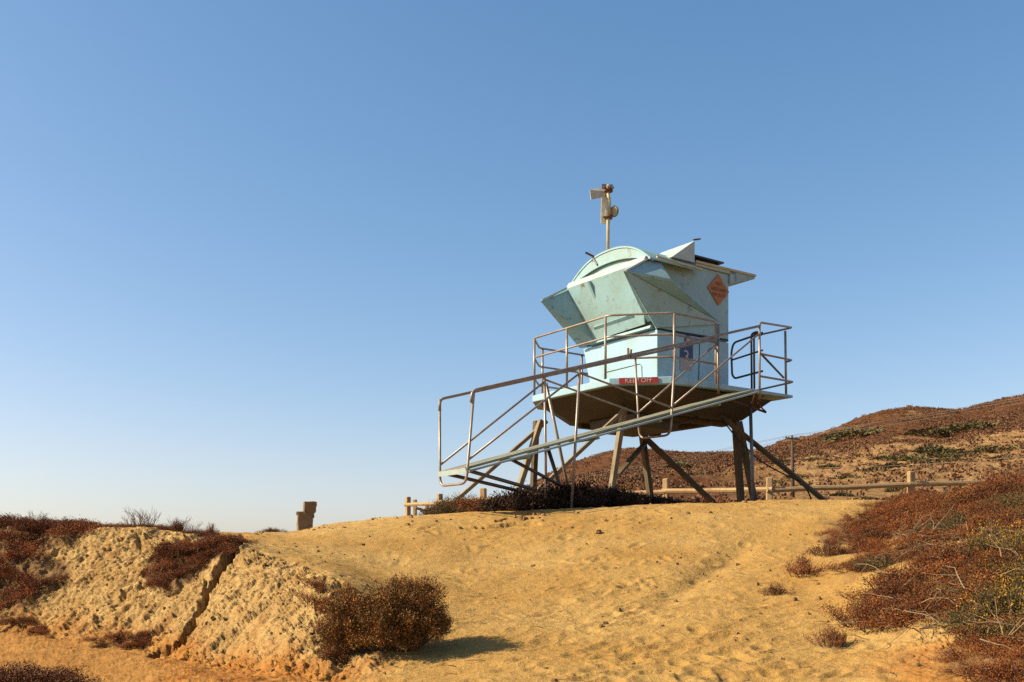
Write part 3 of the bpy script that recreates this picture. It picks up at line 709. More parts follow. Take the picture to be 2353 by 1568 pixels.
# ------------------------------------------------------------------ shrubs on the hill
def blob_shrub(seed, n, leaf, material):
    r = np.random.default_rng(seed); lv = Leaves(seed)
    d = r.normal(size=(n, 3)); d /= np.linalg.norm(d, axis=1)[:, None]; d[:, 2] = np.abs(d[:, 2])
    lump = 1 + .25 * np.sin(d[:, 0] * 5 + seed) * np.sin(d[:, 1] * 6)
    pos = d * (r.uniform(.3, 1, n) ** .4 * lump)[:, None] * np.array([1, 1, .62])
    lv.add(pos, leaf, leaf * .7, np.array([0, 0, .6]), .9)
    return lv.mesh('foliage', material)
HB = [blob_shrub(300 + i, 900, .15, 'leaf_hill') for i in range(4)]
for (u, v, d, s) in [(1955,1100,75,.9),(1980,1102,74,.8),(2018,1083,90,.9),(2030,1062,110,1.0),(2055,1078,92,1.0),(2085,1060,112,1.2),(2120,1072,100,1.1),(2145,1050,120,1.6),(2165,1056,115,1.2),
                     (2205,1064,108,1.1),(2230,1052,122,1.0),(2265,1044,130,1.2),(2180,1062,112,.9),(1905,1076,90,.8),(1870,1062,100,.8),(1800,1066,95,.8),(1838,1098,76,.8),(1780,1110,68,.7),(2300,1060,112,1.0),(2330,1040,130,1.2),
                     (1930,1140,60,.8),(1990,1146,56,.7),(2065,1128,62,.9),(1720,1122,66,.6),(1600,1092,84,.7),(1480,1100,80,.8),(1560,1075,110,1.0),(2240,990,185,1.6),(2130,1002,175,1.5),(1960,1008,165,1.5)]:
    zz = hill_z(u, d); o = bpy.data.objects.new('hill_bush', sr.choice(HB)); link(o)
    # find the distance at which the slope is seen at this height
    best = min(np.arange(45, 260, 1.5), key=lambda q: abs((HZ - (hill_z(u, q) - EYE) / q * F) - v))
    o.location = ((u - CX)/F*best, best, hill_z(u, best) - .1); s2 = s * best / 68; o.scale = (s2 * sr.uniform(.9, 1.5), s2, s2 * sr.uniform(.5, .75)); o.rotation_euler = (0, 0, sr.uniform(0, 6))
    tag(o, 'rounded green bush on the dry grassy hillside', 'bush', 'green bushes on the hillside')
hr = np.random.default_rng(77)
ha = np.abs(np.gradient(hX, axis=1) * np.gradient(hD, axis=0)); ww = np.where((hU < 2400) & (hKM > .8) & (hKM < 6.1), ha * (1.0 - .80 * grass) * np.clip(.35 + 1.2 * rid + .6 * fbm(hX * .08, hD * .08, 3), .03, 2) / hD, 0).ravel(); ww /= ww.sum()
idx = hr.choice(len(ww), 11000, p=ww)
pos = np.stack([hX.ravel()[idx], hD.ravel()[idx], hZd.ravel()[idx] + EYE], 1)
lvA = Leaves(78)
sz = hr.uniform(.3, .75, len(idx))
for k in range(13):
    off = hr.normal(0, 1, (len(idx), 3)) * np.array([.55, .55, .28]); off[:, 2] = np.abs(off[:, 2])
    lvA.add(pos + off * sz[:, None] * .8, .30, .25, np.array([0, 0, .5]), 1.0)
o = bpy.data.objects.new('hill_scrub', lvA.mesh('hill_scrub', 'leaf_hill_brown')); link(o); tag(o, 'brown coastal scrub thickly covering the far hills', 'scrub', kind='stuff')

# ------------------------------------------------------------------ stones and clods on the sand
pr = np.random.default_rng(55); mb = MB()
def rock(mb, c, s, r):
    ph = r.uniform(0, 6); pts = []
    top = []
    n = 6
    for k in range(n):
        a = ph + 2 * math.pi * k / n + r.uniform(-.3, .3); q = s * r.uniform(.7, 1.2)
        pts.append((c[0] + q * math.cos(a), c[1] + q * math.sin(a), c[2] - s * .3)); q *= r.uniform(.4, .8)
        top.append((c[0] + q * math.cos(a), c[1] + q * math.sin(a), c[2] + s * r.uniform(.35, .75)))
    mb.prism(pts, top)
for (x, y, z, u, v, sl) in sample((UU > 430) & (UU < 2150) & ~in_r & ~in_b, 420, .03, 9, 2.05, 6.98):
    rock(mb, (x, y, z), (.004 + .011 * pr.uniform() ** 2.5) * (1 + y / 9), pr)
for (x, y, z, u, v, sl) in sample((bank > .5) & (UU > -20), 380, .03, 12, 2.6, 4.9):
    rock(mb, (x, y, z), pr.uniform(.008, .024), pr)
for k in range(30):
    u = pr.normal(1215, 22); d = pr.uniform(11.6, 12.4); rock(mb, ((u - CX)/F*d, d, ground_z(u, d)), pr.uniform(.02, .05), pr)
weathered('pebble', (0.42, 0.25, 0.10), (0.24, 0.12, 0.05), 0.95, 9, 0.8, streak=False, spec=0.05)
o = mb.build('loose_stones', 'pebble'); tag(o, 'small stones and clods scattered over the sand', 'stones', kind='stuff')
for (u, d, s, lab) in [(1632,11.4,.045,'small brown stone on the sand below the tower, right of centre'), (1710,12.2,.05,'brown stone near the sand crest below the right tower legs'), (1375,10.6,.045,'small stone on the sand below the tower, left of centre'),
                       (1825,7.15,.03,'pointed little stone low on the sand left of the scrub'), (1880,7.1,.03,'pointed little stone on the sand closest to the scrub'), (1390,6.6,.03,'lone clod in the lower middle of the sand'), (1520,6.45,.025,'small clod in the lower sand right of centre')]:
    m_ = MB(); m_.org = Vector(((u - CX)/F*d, d, ground_z(u, d))); rock(m_, m_.org, s, pr); o = m_.build('stone', 'pebble', bevel=.006); tag(o, lab, 'stone')

mb = MB(); lr = random.Random(8)
for (x, y, z, u, v, sl) in sample((UU > 560) & (UU < 2160) & ~in_r, 260, .05, 14, 2.1, 6.9):
    if u < 1700 and lr.random() < .55: continue
    a = lr.uniform(0, 6.28); ln = lr.uniform(.02, .07); b = a + lr.uniform(-.5, .5)
    p0 = Vector((x, y, z + .004)); p1 = p0 + Vector((math.cos(a), math.sin(a), lr.uniform(0, .25))) * ln; p2 = p1 + Vector((math.cos(b), math.sin(b), -.1)) * ln * .7
    mb.tube([p0, p1, p2], .0025, 3, .001)
o = mb.build('twig_litter', 'twig'); tag(o, 'bits of dry twig scattered over the sand', 'litter', kind='stuff')

# ------------------------------------------------------------------ lifeguard tower
KX, KY = 1.87, 14.59
UX, UY, WX, WY = .809, .588, -.588, .809           # p runs along the ramp, q away from it
def L(p, q, z): return Vector((KX + UX*p + WX*q, KY + UY*p + WY*q, z + EYE))
def onq(u, v, q):
    r = ray(u, v); t = (q + KX*WX + KY*WY) / (r.x*WX + r.y*WY); return Vector((r.x*t, r.y*t, r.z*t + EYE))
def onp(u, v, p):
    r = ray(u, v); t = (p + KX*UX + KY*UY) / (r.x*UX + r.y*UY); return Vector((r.x*t, r.y*t, r.z*t + EYE))
H = 2.85
TW = empty('lifeguard_tower', L(1.75, 1.6, .85), 'pale turquoise lifeguard tower on timber legs with ramp and railed deck', 'lifeguard tower')
deck = [(0,.67),(.67,0),(3.5,0),(3.5,2.7),(3.0,3.18),(.55,3.18),(0,2.6)]
def polyz(pl, z): return [L(p, q, z) for p, q in pl]
dk = MB().prism([L(p, q, H - (.045 if p > 3.2 else .11)) for p, q in deck], polyz(deck, H)).build('deck', 'paint_light', TW, bevel=.012)
hull_t = [(.10,.72),(.72,.10),(3.1,.10),(3.1,3.0),(.62,3.06),(.10,2.55)]
hull_b = [(.92,1.25),(1.3,.80),(2.95,.62),(2.98,2.78),(1.0,2.82),(.70,2.45)]
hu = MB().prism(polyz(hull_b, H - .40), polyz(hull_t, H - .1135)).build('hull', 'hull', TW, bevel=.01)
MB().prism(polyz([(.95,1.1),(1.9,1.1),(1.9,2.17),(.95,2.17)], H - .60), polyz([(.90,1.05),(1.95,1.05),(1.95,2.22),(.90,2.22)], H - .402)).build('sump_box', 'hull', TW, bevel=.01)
for (p0, p1, q0, q1) in [(1.35, 2.9, .92, 1.04), (.98, 2.9, 2.5, 2.62), (2.5, 2.65, 1.05, 2.45)]:
    MB().prism(polyz([(p0,q0),(p1,q0),(p1,q1),(p0,q1)], H - .47), polyz([(p0,q0),(p1,q0),(p1,q1),(p0,q1)], H - .403)).build('beam', 'timber', TW)
# legs and braces
def extend(a, b, z0, z1):
    d = b - a
    t0 = (z0 + EYE - a.z) / d.z; t1 = (z1 + EYE - a.z) / d.z
    return a + d * t0, a + d * t1
def leg(name, a, b, w, zt=H - .36, zb=.55, m='timber', h=None):
    a2, b2 = extend(a, b, zt, zb); MB().bar(a2, b2, w, h or w, side=(-UX, -UY, 0)).build(name, m, TW, bevel=.008)
leg('leg', onq(1240,975,2.8), onq(1191,1124,2.8), .09, m='timber_sunlit')
leg('leg', onq(1231,990,2.92), onq(1225,1121,2.92), .09)
leg('leg', onq(1432,945,1.1), onq(1404,1129,1.1), .085, m='timber_sunlit')
leg('leg', onq(1470,960,2.5), onq(1493.5,1136,2.5), .095)
leg('leg', onq(1690,975,.77), onq(1702,1152,.77), .10)
leg('leg', onq(1700,985,.92), onq(1733,1152,.92), .095)
leg('brace', onq(1268,958,2.86), onq(1063,1136,2.86), .062, m='timber_sunlit')
leg('brace', onq(1430,946,.98), onq(1242,1121,.98), .06, m='timber_sunlit')
leg('brace', onq(1451,977,2.36), onq(1637,1154,2.36), .085)
leg('brace', onq(1654,955,.62), onq(1893,1150,-.35), .07)
MB().bar(onq(1481,1020,2.4), onq(1418,1092,1.2), .08, .05).build('cross_brace', 'timber', TW)
a2, b2 = extend(onq(1724,935,.25), onq(1730,1152,.25), H - .12, .5); MB().tube([a2, b2], .028, 10).build('conduit', 'grey_metal', TW, True)
cab = [onq(1655,958,.60), onq(1690,1005,.45), onq(1745,1060,.2), onq(1800,1090,-.05), onq(1842,1108,-.15), onq(1857,1130,-.2), onq(1868,1160,-.2)]
MB().tube(fillet(cab, .3), .012, 6).build('cable', 'dark', TW, True)
cab = [L(.9,.9,H-.4), onq(1545,970,.75), onq(1580,968,.75), onq(1620,950,.75), L(2.6,.75,H-.36)]
MB().tube(fillet(cab, .2), .012, 6).build('cable', 'dark', TW, True)

# cabin
P0, P1_, Q0, Q1 = 1.17, 2.85, .83, 2.50
def pbox(p0, p1, q0, q1, z0, z1): return MB().prism(polyz([(p0,q0),(p1,q0),(p1,q1),(p0,q1)], z0), polyz([(p0,q0),(p1,q0),(p1,q1),(p0,q1)], z1))
lw = MB().prism(polyz([(P0,Q0),(P1_,Q0),(P1_,Q1),(P0,Q1)], H + .002), polyz([(P0,Q0),(P1_,Q0),(P1_,Q1),(P0,Q1)], 3.79)).build('lower_wall', 'paint_light', TW, bevel=.012)
# flare on the far side wall
MB().prism([L(P0+.01,Q1+.002,3.25), L(P1_-.01,Q1+.002,3.25), L(P1_-.01,Q1+.002,3.79), L(P0+.01,Q1+.002,3.79)], [L(P0+.01,Q1+.02,3.25), L(P1_-.01,Q1+.02,3.25), L(P1_-.01,Q1+.17,3.79), L(P0+.01,Q1+.17,3.79)]).build('side_flare', 'paint_light', TW)
uw = MB().prism(polyz([(P0+.02,Q0+.004),(P1_,Q0+.004),(P1_,Q1),(P0+.02,Q1)], 3.806), polyz([(P0+.02,Q0+.004),(P1_,Q0+.004),(P1_,Q1),(P0+.02,Q1)], 4.952)).build('upper_wall', 'paint', TW, bevel=.008)
# hatch grooves on the lower walls (thin proud strips of shadow gap)
fr_ = [onp(1427,932,P0-.003), onp(1551-56,901,P0-.003), onp(1473,898.5,P0-.003)]
g1 = [onp(1392,856,P0-.004), onp(1470,836.5,P0-.004), onp(1474,842,P0-.004), onp(1475,872,P0-.004)]
MB().tube(g1, .006, 5).build('hatch_seam', 'hull', lw)
MB().tube([onq(1607,790,Q0-.004), onq(1605,878,Q0-.004)], .006, 5).build('door_seam', 'dark', lw)
MB().bar(onq(1509,756,Q0-.003), onq(1672,782,Q0-.003), .012, .03).build('wall_seam', 'dark', lw)
# hood with front shutter, cheeks and flared side panels
T1 = (.28,2.71,4.515); T2 = (.28,.62,4.515)
Pa = (.78,2.62,4.78); Pb = (.78,.80,4.78)          # top line of the front shutter
Ba = (1.13,2.283,3.87); Bb = (1.10,1.02,3.90)      # bottom line
Lb = (1.12,2.68,3.82); Rb = (1.12,.90,3.95)
R2 = (1.146,.815,4.953); S2w = onq(1542,644.5,.42); S2 = (1.071,.42,4.458); E2 = (2.66,.822,4.083); C2 = (1.165,.815,3.81)
LP = lambda *pts: [L(*p) for p in pts]
sh = MB().poly(LP(Pa, Pb, Bb, Ba)).build('front_shutter', 'paint', TW, solid=.03)
MB().poly(LP(T1, Pa, Ba)).poly(LP(T1, Ba, Lb)).build('hood_cheek', 'paint', TW, solid=.03)
MB().poly(LP(T2, (.79,.86,4.775), (1.13,1.0,3.95))).poly(LP(T2, (1.13,1.0,3.95), Rb)).build('hood_cheek', 'paint', TW, solid=.03)
MB().poly(LP(T2, R2, S2)).build('hood_top_flap', 'paint', TW, solid=.025)
MB().poly(LP(T2, S2, E2)).poly(LP(T2, E2, C2)).poly(LP(T2, C2, Rb)).build('side_panel', 'paint', TW, solid=.025)
mq = lambda t: (t[0], 2*1.665 - t[1], t[2])
MB().poly(LP(T1, mq(R2), mq(S2))).build('hood_top_flap', 'paint', TW, solid=.025)
MB().poly(LP(T1, mq(S2), mq(E2))).poly(LP(T1, mq(E2), mq(C2))).poly(LP(T1, mq(C2), Lb)).build('side_panel', 'paint', TW, solid=.025)
# dark slot and ledge below the shutter, top board of the hood, hip boards
MB().prism(LP((1.095,2.22,3.965),(1.00,2.20,4.055),(1.04,2.22,4.10)), LP((1.08,1.22,3.975),(.965,1.22,4.075),(1.03,1.22,4.115))).build('drip_lip', 'paint', TW)
MB().prism(LP((1.09,.92,3.815),(1.172,.92,3.815),(1.172,2.45,3.815),(1.09,2.45,3.815)), LP((1.11,.92,3.862),(1.172,.92,3.862),(1.172,2.45,3.862),(1.11,2.45,3.862))).build('ledge', 'paint', TW)
MB().prism(LP((.765,2.66,4.775),(.765,.74,4.775),(.83,.74,4.885),(.83,2.66,4.885)), LP((.80,2.66,4.765),(.80,.74,4.765),(.89,.74,4.87),(.89,2.66,4.87))).build('hood_top_board', 'paint_roof', TW)
MB().bar(L(*T2), L(.80,.735,4.80), .05, .03).build('hip_board', 'paint_roof', TW)
MB().bar(L(*T1), L(.80,2.65,4.80), .05, .03).build('hip_board', 'paint_roof', TW)
MB().bar(L(.80,.735,4.80), L(1.146,.80,4.955), .05, .03).build('hip_board', 'paint_roof', TW)
MB().bar(L(.80,2.65,4.80), L(1.146,2.53,4.955), .05, .03).build('hip_board', 'paint_roof', TW)
# shutter latch bracket
br = MB(); a = onp(1363,646,.80); 
MB().prism(LP((.70,2.02,4.74),(.80,2.02,4.76),(.99,2.02,4.36),(.93,2.02,4.36)), LP((.70,1.97,4.74),(.80,1.97,4.76),(.99,1.97,4.36),(.93,1.97,4.36))).build('latch', 'paint', TW)
MB().bar(L(.80,2.07,4.735), L(.80,1.92,4.735), .05, .05).build('latch', 'paint', TW)
# roof: vault, flat rear part, wedge eave, hatches, panels
QC, HW = 1.665, 1.0
def vz(q): return 5.215 - .37 * abs((q - QC) / HW) ** 2.4
qs = [QC - HW + 2*HW*k/28 for k in range(29)]
v_ = MB()
for i in range(28):
    for (pa, pb) in [(.85, 2.02)]:
        v_.prism(LP((pa,qs[i],vz(qs[i])-.03),(pb,qs[i],vz(qs[i])-.03),(pb,qs[i+1],vz(qs[i+1])-.03),(pa,qs[i+1],vz(qs[i+1])-.03)), LP((pa,qs[i],vz(qs[i])),(pb,qs[i],vz(qs[i])),(pb,qs[i+1],vz(qs[i+1])),(pa,qs[i+1],vz(qs[i+1]))))
rf = v_.build('roof_vault', 'paint', TW)
def iz(q): return max(4.80, vz(q) - .03 - .185 * max(0, 1 - abs((q - QC)/HW) ** 3))
f_ = MB()
for i in range(28):
    f_.prism(LP((.862,qs[i],iz(qs[i])),(.862,qs[i+1],iz(qs[i+1])),(.862,qs[i+1],vz(qs[i+1])-.032),(.862,qs[i],vz(qs[i])-.032)), LP((.90,qs[i],iz(qs[i])),(.90,qs[i+1],iz(qs[i+1])),(.90,qs[i+1],vz(qs[i+1])-.032),(.90,qs[i],vz(qs[i])-.032)))
f_.build('arched_fascia', 'paint', TW)
g_ = MB()
for i in range(28):
    b0 = 4.80; g_.prism(LP((.912,qs[i],b0),(.912,qs[i+1],b0),(.912,qs[i+1],vz(qs[i+1])-.034),(.912,qs[i],vz(qs[i])-.034)), LP((.93,qs[i],b0),(.93,qs[i+1],b0),(.93,qs[i+1],vz(qs[i+1])-.034),(.93,qs[i],vz(qs[i])-.034)))
g_.build('gable_panel', 'paint', TW)
pbox(2.024, 3.0, .80, 2.53, 4.955, 5.02).build('rear_roof', 'paint_roof', TW, bevel=.01)
MB().prism(LP((2.853,.80,4.79),(3.48,.80,4.975),(3.48,2.53,4.975),(2.853,2.53,4.79)), LP((2.853,.80,5.0212),(3.48,.80,5.028),(3.48,2.53,5.028),(2.853,2.53,5.0212))).build('rear_eave', 'paint', TW)
MB().bar(L(2.0,.785,5.012), L(3.49,.785,5.03), .02, .035).build('roof_edge_trim', 'mast_paint', TW)
MB().bar(L(.99,.655,4.872), L(2.02,.655,4.85), .02, .03).build('roof_edge_trim', 'mast_paint', TW)
for sgn in (0, 1):
    f = (lambda t: t) if sgn == 0 else mq
    a, b, c, d, e, k = (1.45,.78,4.985), (1.97,.78,4.985), (1.97,.78,5.345), (1.45,1.62,5.285), (1.97,1.66,5.345), (1.97,1.66,5.0)
    d2 = (1.45,1.62,5.0)
    MB().add(LP(*[f(x) for x in (a, b, c, d, e, k, d2)]), [(0,1,2), (0,2,4,3), (1,5,4,2), (0,3,6), (3,4,5,6), (0,6,5,1)]).build('roof_hatch', 'paint_roof', TW)
MB().bar(L(1.93,.775,5.35), L(2.06,.74,5.38), .03, .02).build('hinge_bracket', 'rust', TW)
MB().bar(L(.86,2.02,5.19), L(.74,2.10,5.26), .05, .02).build('hinge_bracket', 'rust', TW)
MB().bar(L(.845,2.03,5.17), L(.848,1.93,5.03), .02, .03).build('hinge_bracket', 'grey_metal', TW)
pbox(1.99, 2.98, 1.05, 2.0, 5.215, 5.24).build('roof_panel', 'solar', TW)
pbox(2.03, 3.08, 1.05, 2.0, 5.11, 5.13).build('roof_panel', 'solar', TW)
for p in (2.1, 2.9):
    for q in (1.15, 1.9): pbox(p, p + .05, q, q + .05, 5.021, 5.2145).build('panel_post', 'rust', TW)

# signs on the tower
def sheet(fn, u0, v0, u1, v1, c, name, m, parent, off):
    a = [fn(u, v, c - off) for u, v in ((u0,v0),(u1,v0),(u1,v1),(u0,v1))]; b = [fn(u, v, c - .002) for u, v in ((u0,v0),(u1,v0),(u1,v1),(u0,v1))]
    return MB().prism(a, b).build(name, m, parent)
def lettering(body, size, center, xd, yd, m, parent, nd, sx=1.0):
    vs, fs = text_faces(body, size); xd = Vector(xd).normalized(); yd = Vector(yd).normalized(); nd = Vector(nd).normalized()
    MB().add([center + xd * (v.x * sx) + yd * v.y + nd * .004 for v in vs], fs).build('lettering', m, parent)
UD = Vector((UX, UY, 0)); WD = Vector((WX, WY, 0)); ZD = Vector((0, 0, 1))
# diamond warning sign
dc = onq(1649.5, 666.5, Q0); hd = .262
dv = [dc + UD*(-hd) - ZD*.0, dc - ZD*hd, dc + UD*hd, dc + ZD*hd]
WSN = MB().prism([x - WD*.004 for x in dv], [x - WD*.014 for x in dv]).build('warning_sign', 'orange_paint', TW, label='faded orange diamond sign with dark lettering')
for t, s_, y in (('NO', .092, .095), ('LIFEGUARD', .082, .0), ('ON DUTY', .082, -.095)):
    lettering(t, s_, dc + ZD*y - WD*.0145, UD, ZD, 'black_paint', WSN, -WD, .86 if len(t) > 5 else 1)
# KEEP OFF board on the chamfer of the deck edge
cA = Vector((0, .67)); cB = Vector((.67, 0))
def ch(t, z): p = cA + (cB - cA) * t; n = Vector((-.7071, -.7071)); return L(p.x + n.x*.008, p.y + n.y*.008, z)
CN = (L(-1, -1, 0) - L(0, 0, 0)).normalized()
kb = MB().prism([ch(.16, H-.098), ch(.78, H-.098), ch(.78, H-.006), ch(.16, H-.006)], [x + CN*.008 for x in (ch(.16, H-.098), ch(.78, H-.098), ch(.78, H-.006), ch(.16, H-.006))]).build('keep_off_sign', 'red_paint', TW, label='red board with white lettering on the deck edge')
lettering('KEEP OFF', .098, (ch(.16, H-.052) + ch(.78, H-.052)) / 2 + CN*.0085, ch(1, H) - ch(0, H), ZD, 'white_paint', kb, CN, 1.0)
# number plate and round emblem
nb = sheet(onq, 1562.5, 793, 1592, 824, Q0, 'number_plate', 'blue_paint', TW, .010)
sheet(onq, 1562.5, 824.6, 1590.5, 851, Q0, 'number_plate', 'pink_paint', TW, .010)
lettering('3', .30, onq(1576.5, 821.5, Q0 - .0105), UD, ZD, 'white_paint', nb, -WD)
ec = onq(1580.5, 782, Q0)
def disc(c, r, n=18): return [c + UD*(r*math.cos(2*math.pi*k/n)) + ZD*(r*math.sin(2*math.pi*k/n)) for k in range(n)]
em = MB().prism([x - WD*.003 for x in disc(ec, .085)], [x - WD*.011 for x in disc(ec, .085)]).build('round_emblem', 'blue_paint', TW)
MB().prism([x - WD*.0115 for x in disc(ec, .055)], [x - WD*.014 for x in disc(ec, .055)]).build('emblem_centre', 'pink_paint', em)
pbox(P0 + .05, P0 + .48, Q0 - .006, Q0 - .001, H + .01, H + .07).build('stain_patch', 'stone', lw)

# deck railing
def pq(p, q, dz): return L(p, q, H + dz)
TR = .0165
rl = empty_ = None
def rail(parent, pts, name='rail', r=TR, m='tube', fl=.08): return MB().tube(fillet(pts, fl), r, 8).build(name, m, parent, True)
ring = [(1.66,.02),(.70,.03),(.03,.71),(.03,2.60),(.57,3.14),(2.7,3.14)]
rail(TW, [pq(1.66,.02,.60)] + [pq(p, q, .965) for p, q in ring], 'top_rail')
for hgt in (.64, .30): rail(TW, [pq(p, q, hgt) for p, q in ring], 'rail')
for (p, q) in [(1.645,.02),(1.70,.02),(.731,.02),(.02,.776),(.02,1.71),(.02,2.57),(.634,3.14),(1.534,3.14),(2.5,3.14)]:
    MB().tube([pq(p, q, -.02), pq(p, q, .955 if q != .02 or p < 1 else .93)], .02, 8).build('rail_post', 'tube', TW, True)
# right-hand end railing and gate
qn = -.72
np_top = onq(1745.5, 741, qn); np_bot = onq(1745, 918, qn)
ends = [onq(1820,753,-.02), onq(1820,828,-.02), onq(1823,878,-.02)]
starts = [np_top, onq(1746,813,qn), onq(1748,865,qn)]
backs = [onp(1735,772,3.5), onp(1806,832,3.5), onp(1735,898,3.5)]
rail(TW, [onq(1744.5,780,qn), np_top, ends[0], backs[0]], 'top_rail')
for k in (1, 2): rail(TW, [starts[k], ends[k], backs[k]])
MB().tube([onp(1804,761,3.47), onp(1806,911,3.47)], .02, 8).build('rail_post', 'tube', TW, True)
MB().tube([onq(1747,812,qn+.02), onp(1800,868,3.47)], .017, 8).build('rail_brace', 'tube_dark', TW, True)
gt = MB().tube(fillet([onp(1752,765,3.42), onp(1685,788,3.42), onp(1680,810,3.42), onp(1682,862,3.42), onp(1688,870,3.42), onp(1752,853,3.42)], .1), .019, 8).build('gate', 'tube_dark', TW, True)
MB().tube([onp(1680,828,3.42), onp(1752,805,3.42)], .017, 8).build('gate_bar', 'tube_dark', gt, True)
for du in (0, 6): MB().tube(fillet([onp(1727+du,894,3.40), onp(1726+du,768,3.40), onp(1738+du,762,3.40), onp(1750,770,3.40)], .1), .018, 8).build('gate_post', 'tube_dark', TW, True)

# ramp
qf = -.08
n0 = onq(1073, 1079, qn); n1 = onq(1737, 898, qn)
rd = (n1 - n0); rd.normalize()
f0 = n0 + WD * (qf - qn); f1 = n1 + WD * (qf - qn)
up = WD.cross(rd).normalized()
if up.z < 0: up = -up
rp = MB().bar(n0 + up*-.025 + WD*.012, n1 + up*-.025 + WD*.012, .024, .105, side=WD).build('ramp', 'ramp_metal', TW, label='long pale metal access ramp with timber treads')
MB().bar(f0 + up*-.025 - WD*.012, f1 + up*-.025 - WD*.012, .024, .105, side=WD).build('stringer', 'ramp_metal', rp)
for k in range(4):
    o0 = .04 + k * .1425
    MB().bar(n0 + WD*(o0 + .066) + up*.012, n1 + WD*(o0 + .066) + up*.012, .128, .03, side=up).build('plank', 'ramp_tread', rp)
MB().bar(n0 - rd*.012 + up*-.01, f0 - rd*.012 + up*-.01, .02, .06, side=up).build('end_plate', 'paint_roof', rp)
for t in (.18, .4, .62, .85):
    MB().bar(n0 + (n1-n0)*t + up*-.055 + WD*.03, f0 + (f1-f0)*t + up*-.055 - WD*.03, .05, .04, side=up).build('crossbar', 'ramp_metal', rp)
# hoops: far leg, bottom bend, near leg
def hoop(uf, vf0, vf1, un, vn0, vn1, bot_u0, bot_v0, bot_u1, bot_v1):
    MB().tube(fillet([onq(uf, vf0, qf), onq(bot_u0, bot_v0, qf), onq(bot_u1, bot_v1, qn), onq(un, vn0, qn)], .12), TR, 8).build('hoop', 'tube', rp, True)
hoop(1010, 918, 0, 1088.5, 899, 0, 1010.5, 1117, 1071, 1111)
hoop(1459, 818, 0, 1552, 793, 0, 1469, 1008, 1540, 1000)
# handrails
h0n = onq(1085, 897.5, qn); h1n = onq(1744.5, 749.5, qn); h0f = onq(1010, 917.5, qf); h1f = onq(1650, 778, qf)
rail(rp, [onq(1082, 925, qn), h0n + (h0n - h1n).normalized()*.0, h1n], 'handrail', .0185, fl=.07)
rail(rp, [onq(1010, 945, qf), h0f, h1f], 'handrail', .0185, fl=.07)
def tb(a, b, r=.0145, name='rail_brace', m='tube'): MB().tube([a, b], r, 8).build(name, m, rp, True)
# near side truss
a2, b2 = extend(onq(1332, 845, qn), onq(1316, 1115, qn), (onq(1332, 842, qn).z - EYE), .55); tb(a2, b2, .018, 'post')
tb(onq(1745, 745, qn), onq(1745, 917, qn), .018, 'post')
tb(onq(1077, 1056, qn), onq(1331, 858, qn)); tb(onq(1333, 858, qn), onq(1541, 936, qn)); tb(onq(1545, 933, qn), onq(1743, 768, qn))
# far side truss
a2, b2 = extend(onq(1251, 866, qf), onq(1254, 1118, qf), (onq(1251, 864, qf).z - EYE), .55); tb(a2, b2, .018, 'post')
tb(onq(1012, 1068, qf), onq(1250, 878, qf)); tb(onq(1253, 873, qf), onq(1466, 950, qf)); tb(onq(1470, 946, qf), onq(1649, 787, qf))
tb(onq(1649, 780, qf), onq(1650, 905, qf), .019, 'post')
# ramp supports
a2, b2 = extend(onq(1254, 880, qf + .03), onq(1303, 1112, qf + .03), onq(1254, 880, qf + .03).z - EYE, .55); tb(a2, b2, .022, 'strut')
a2, b2 = extend(onq(1259, 1032, -.3), onq(1286, 1117, -.3), onq(1259, 1028, -.3).z - EYE, .55); tb(a2, b2, .026, 'strut', 'tube_dark')
for (ua, va, ub, vb, q) in [(1029,1090,1194,1129,qf-.03),(1077,1082,1213,1121,qn+.05),(1174,1056,1281,1112,-.4)]:
    a, b = onq(ua, va, q), onq(ub, vb, q); b = a + (b - a) * 1.12; tb(a, b, .024, 'strut', 'tube_dark')
MB().bar(onq(1443, 800, qn), onq(1443.5, 820, qn), .03, .012).build('clip', 'rust', rp); MB().bar(onq(1450, 803, qn), onq(1448, 822, qn), .03, .012).build('clip', 'rust', rp)
# dark timbers hanging under the landing
MB().tube([L(2.0,.1,H-.2), L(2.75,-.05,H-.36), onq(1743,930,-.1), onq(1745,912,qn)], .02, 8).build('hanger', 'rust', TW, True)
MB().tube([onq(1737,903,qn+.1), onq(1726,935,.0)], .02, 8).build('hanger', 'rust', TW, True)

# ------------------------------------------------------------------ mast with loudspeakers on the roof
MA = empty('speaker_mast', L(1.2, 2.1, 5.1), 'yellowed mast with horn loudspeaker and flat antennas rising from the tower roof', 'mast')
MD = 16.99
def ma(u, v, dd=0.0): return at(u, v, MD + dd)
MB().tube([ma(1396.5,600), ma(1396.8,520), ma(1397.5,425)], .029, 12).build('pole', 'mast_paint', MA, True)
def mslab(us_, vs_, d0, d1, name, m):
    a = [ma(u, v, d0) for u, v in zip(us_, vs_)]; b = [ma(u, v, d1) for u, v in zip(us_, vs_)]
    return MB().prism(a, b).build(name, m, MA, bevel=.006)
mslab((1379.5,1401,1404,1381.5), (514,515,452,450), .09, .14, 'antenna_panel', 'horn')
mslab((1381.5,1406.5,1408,1382), (441,443,424,422.5), .09, .15, 'antenna_panel', 'grey_metal')
mslab((1389.5,1396,1397,1390.5), (497,497,461,461), -.06, .05, 'equipment_box', 'horn')
MB().tube([ma(1397,502), ma(1397.3,462)], .045, 10).build('sleeve', 'mast_paint', MA, True)
for v, r_ in ((500, .07), (438, .075)):
    MB().tube([ma(1398, v + 3), ma(1398, v - 4)], r_, 9).build('clamp', 'rust', MA, True)
for (u0, v0, u1, v1) in [(1392,434,1387,430),(1404,435,1410,430),(1390,500,1385,498),(1398,432,1396,427)]:
    MB().tube([ma(u0, v0, -.05), ma(u1, v1, -.08)], .014, 6).build('bolt', 'rust', MA, True)
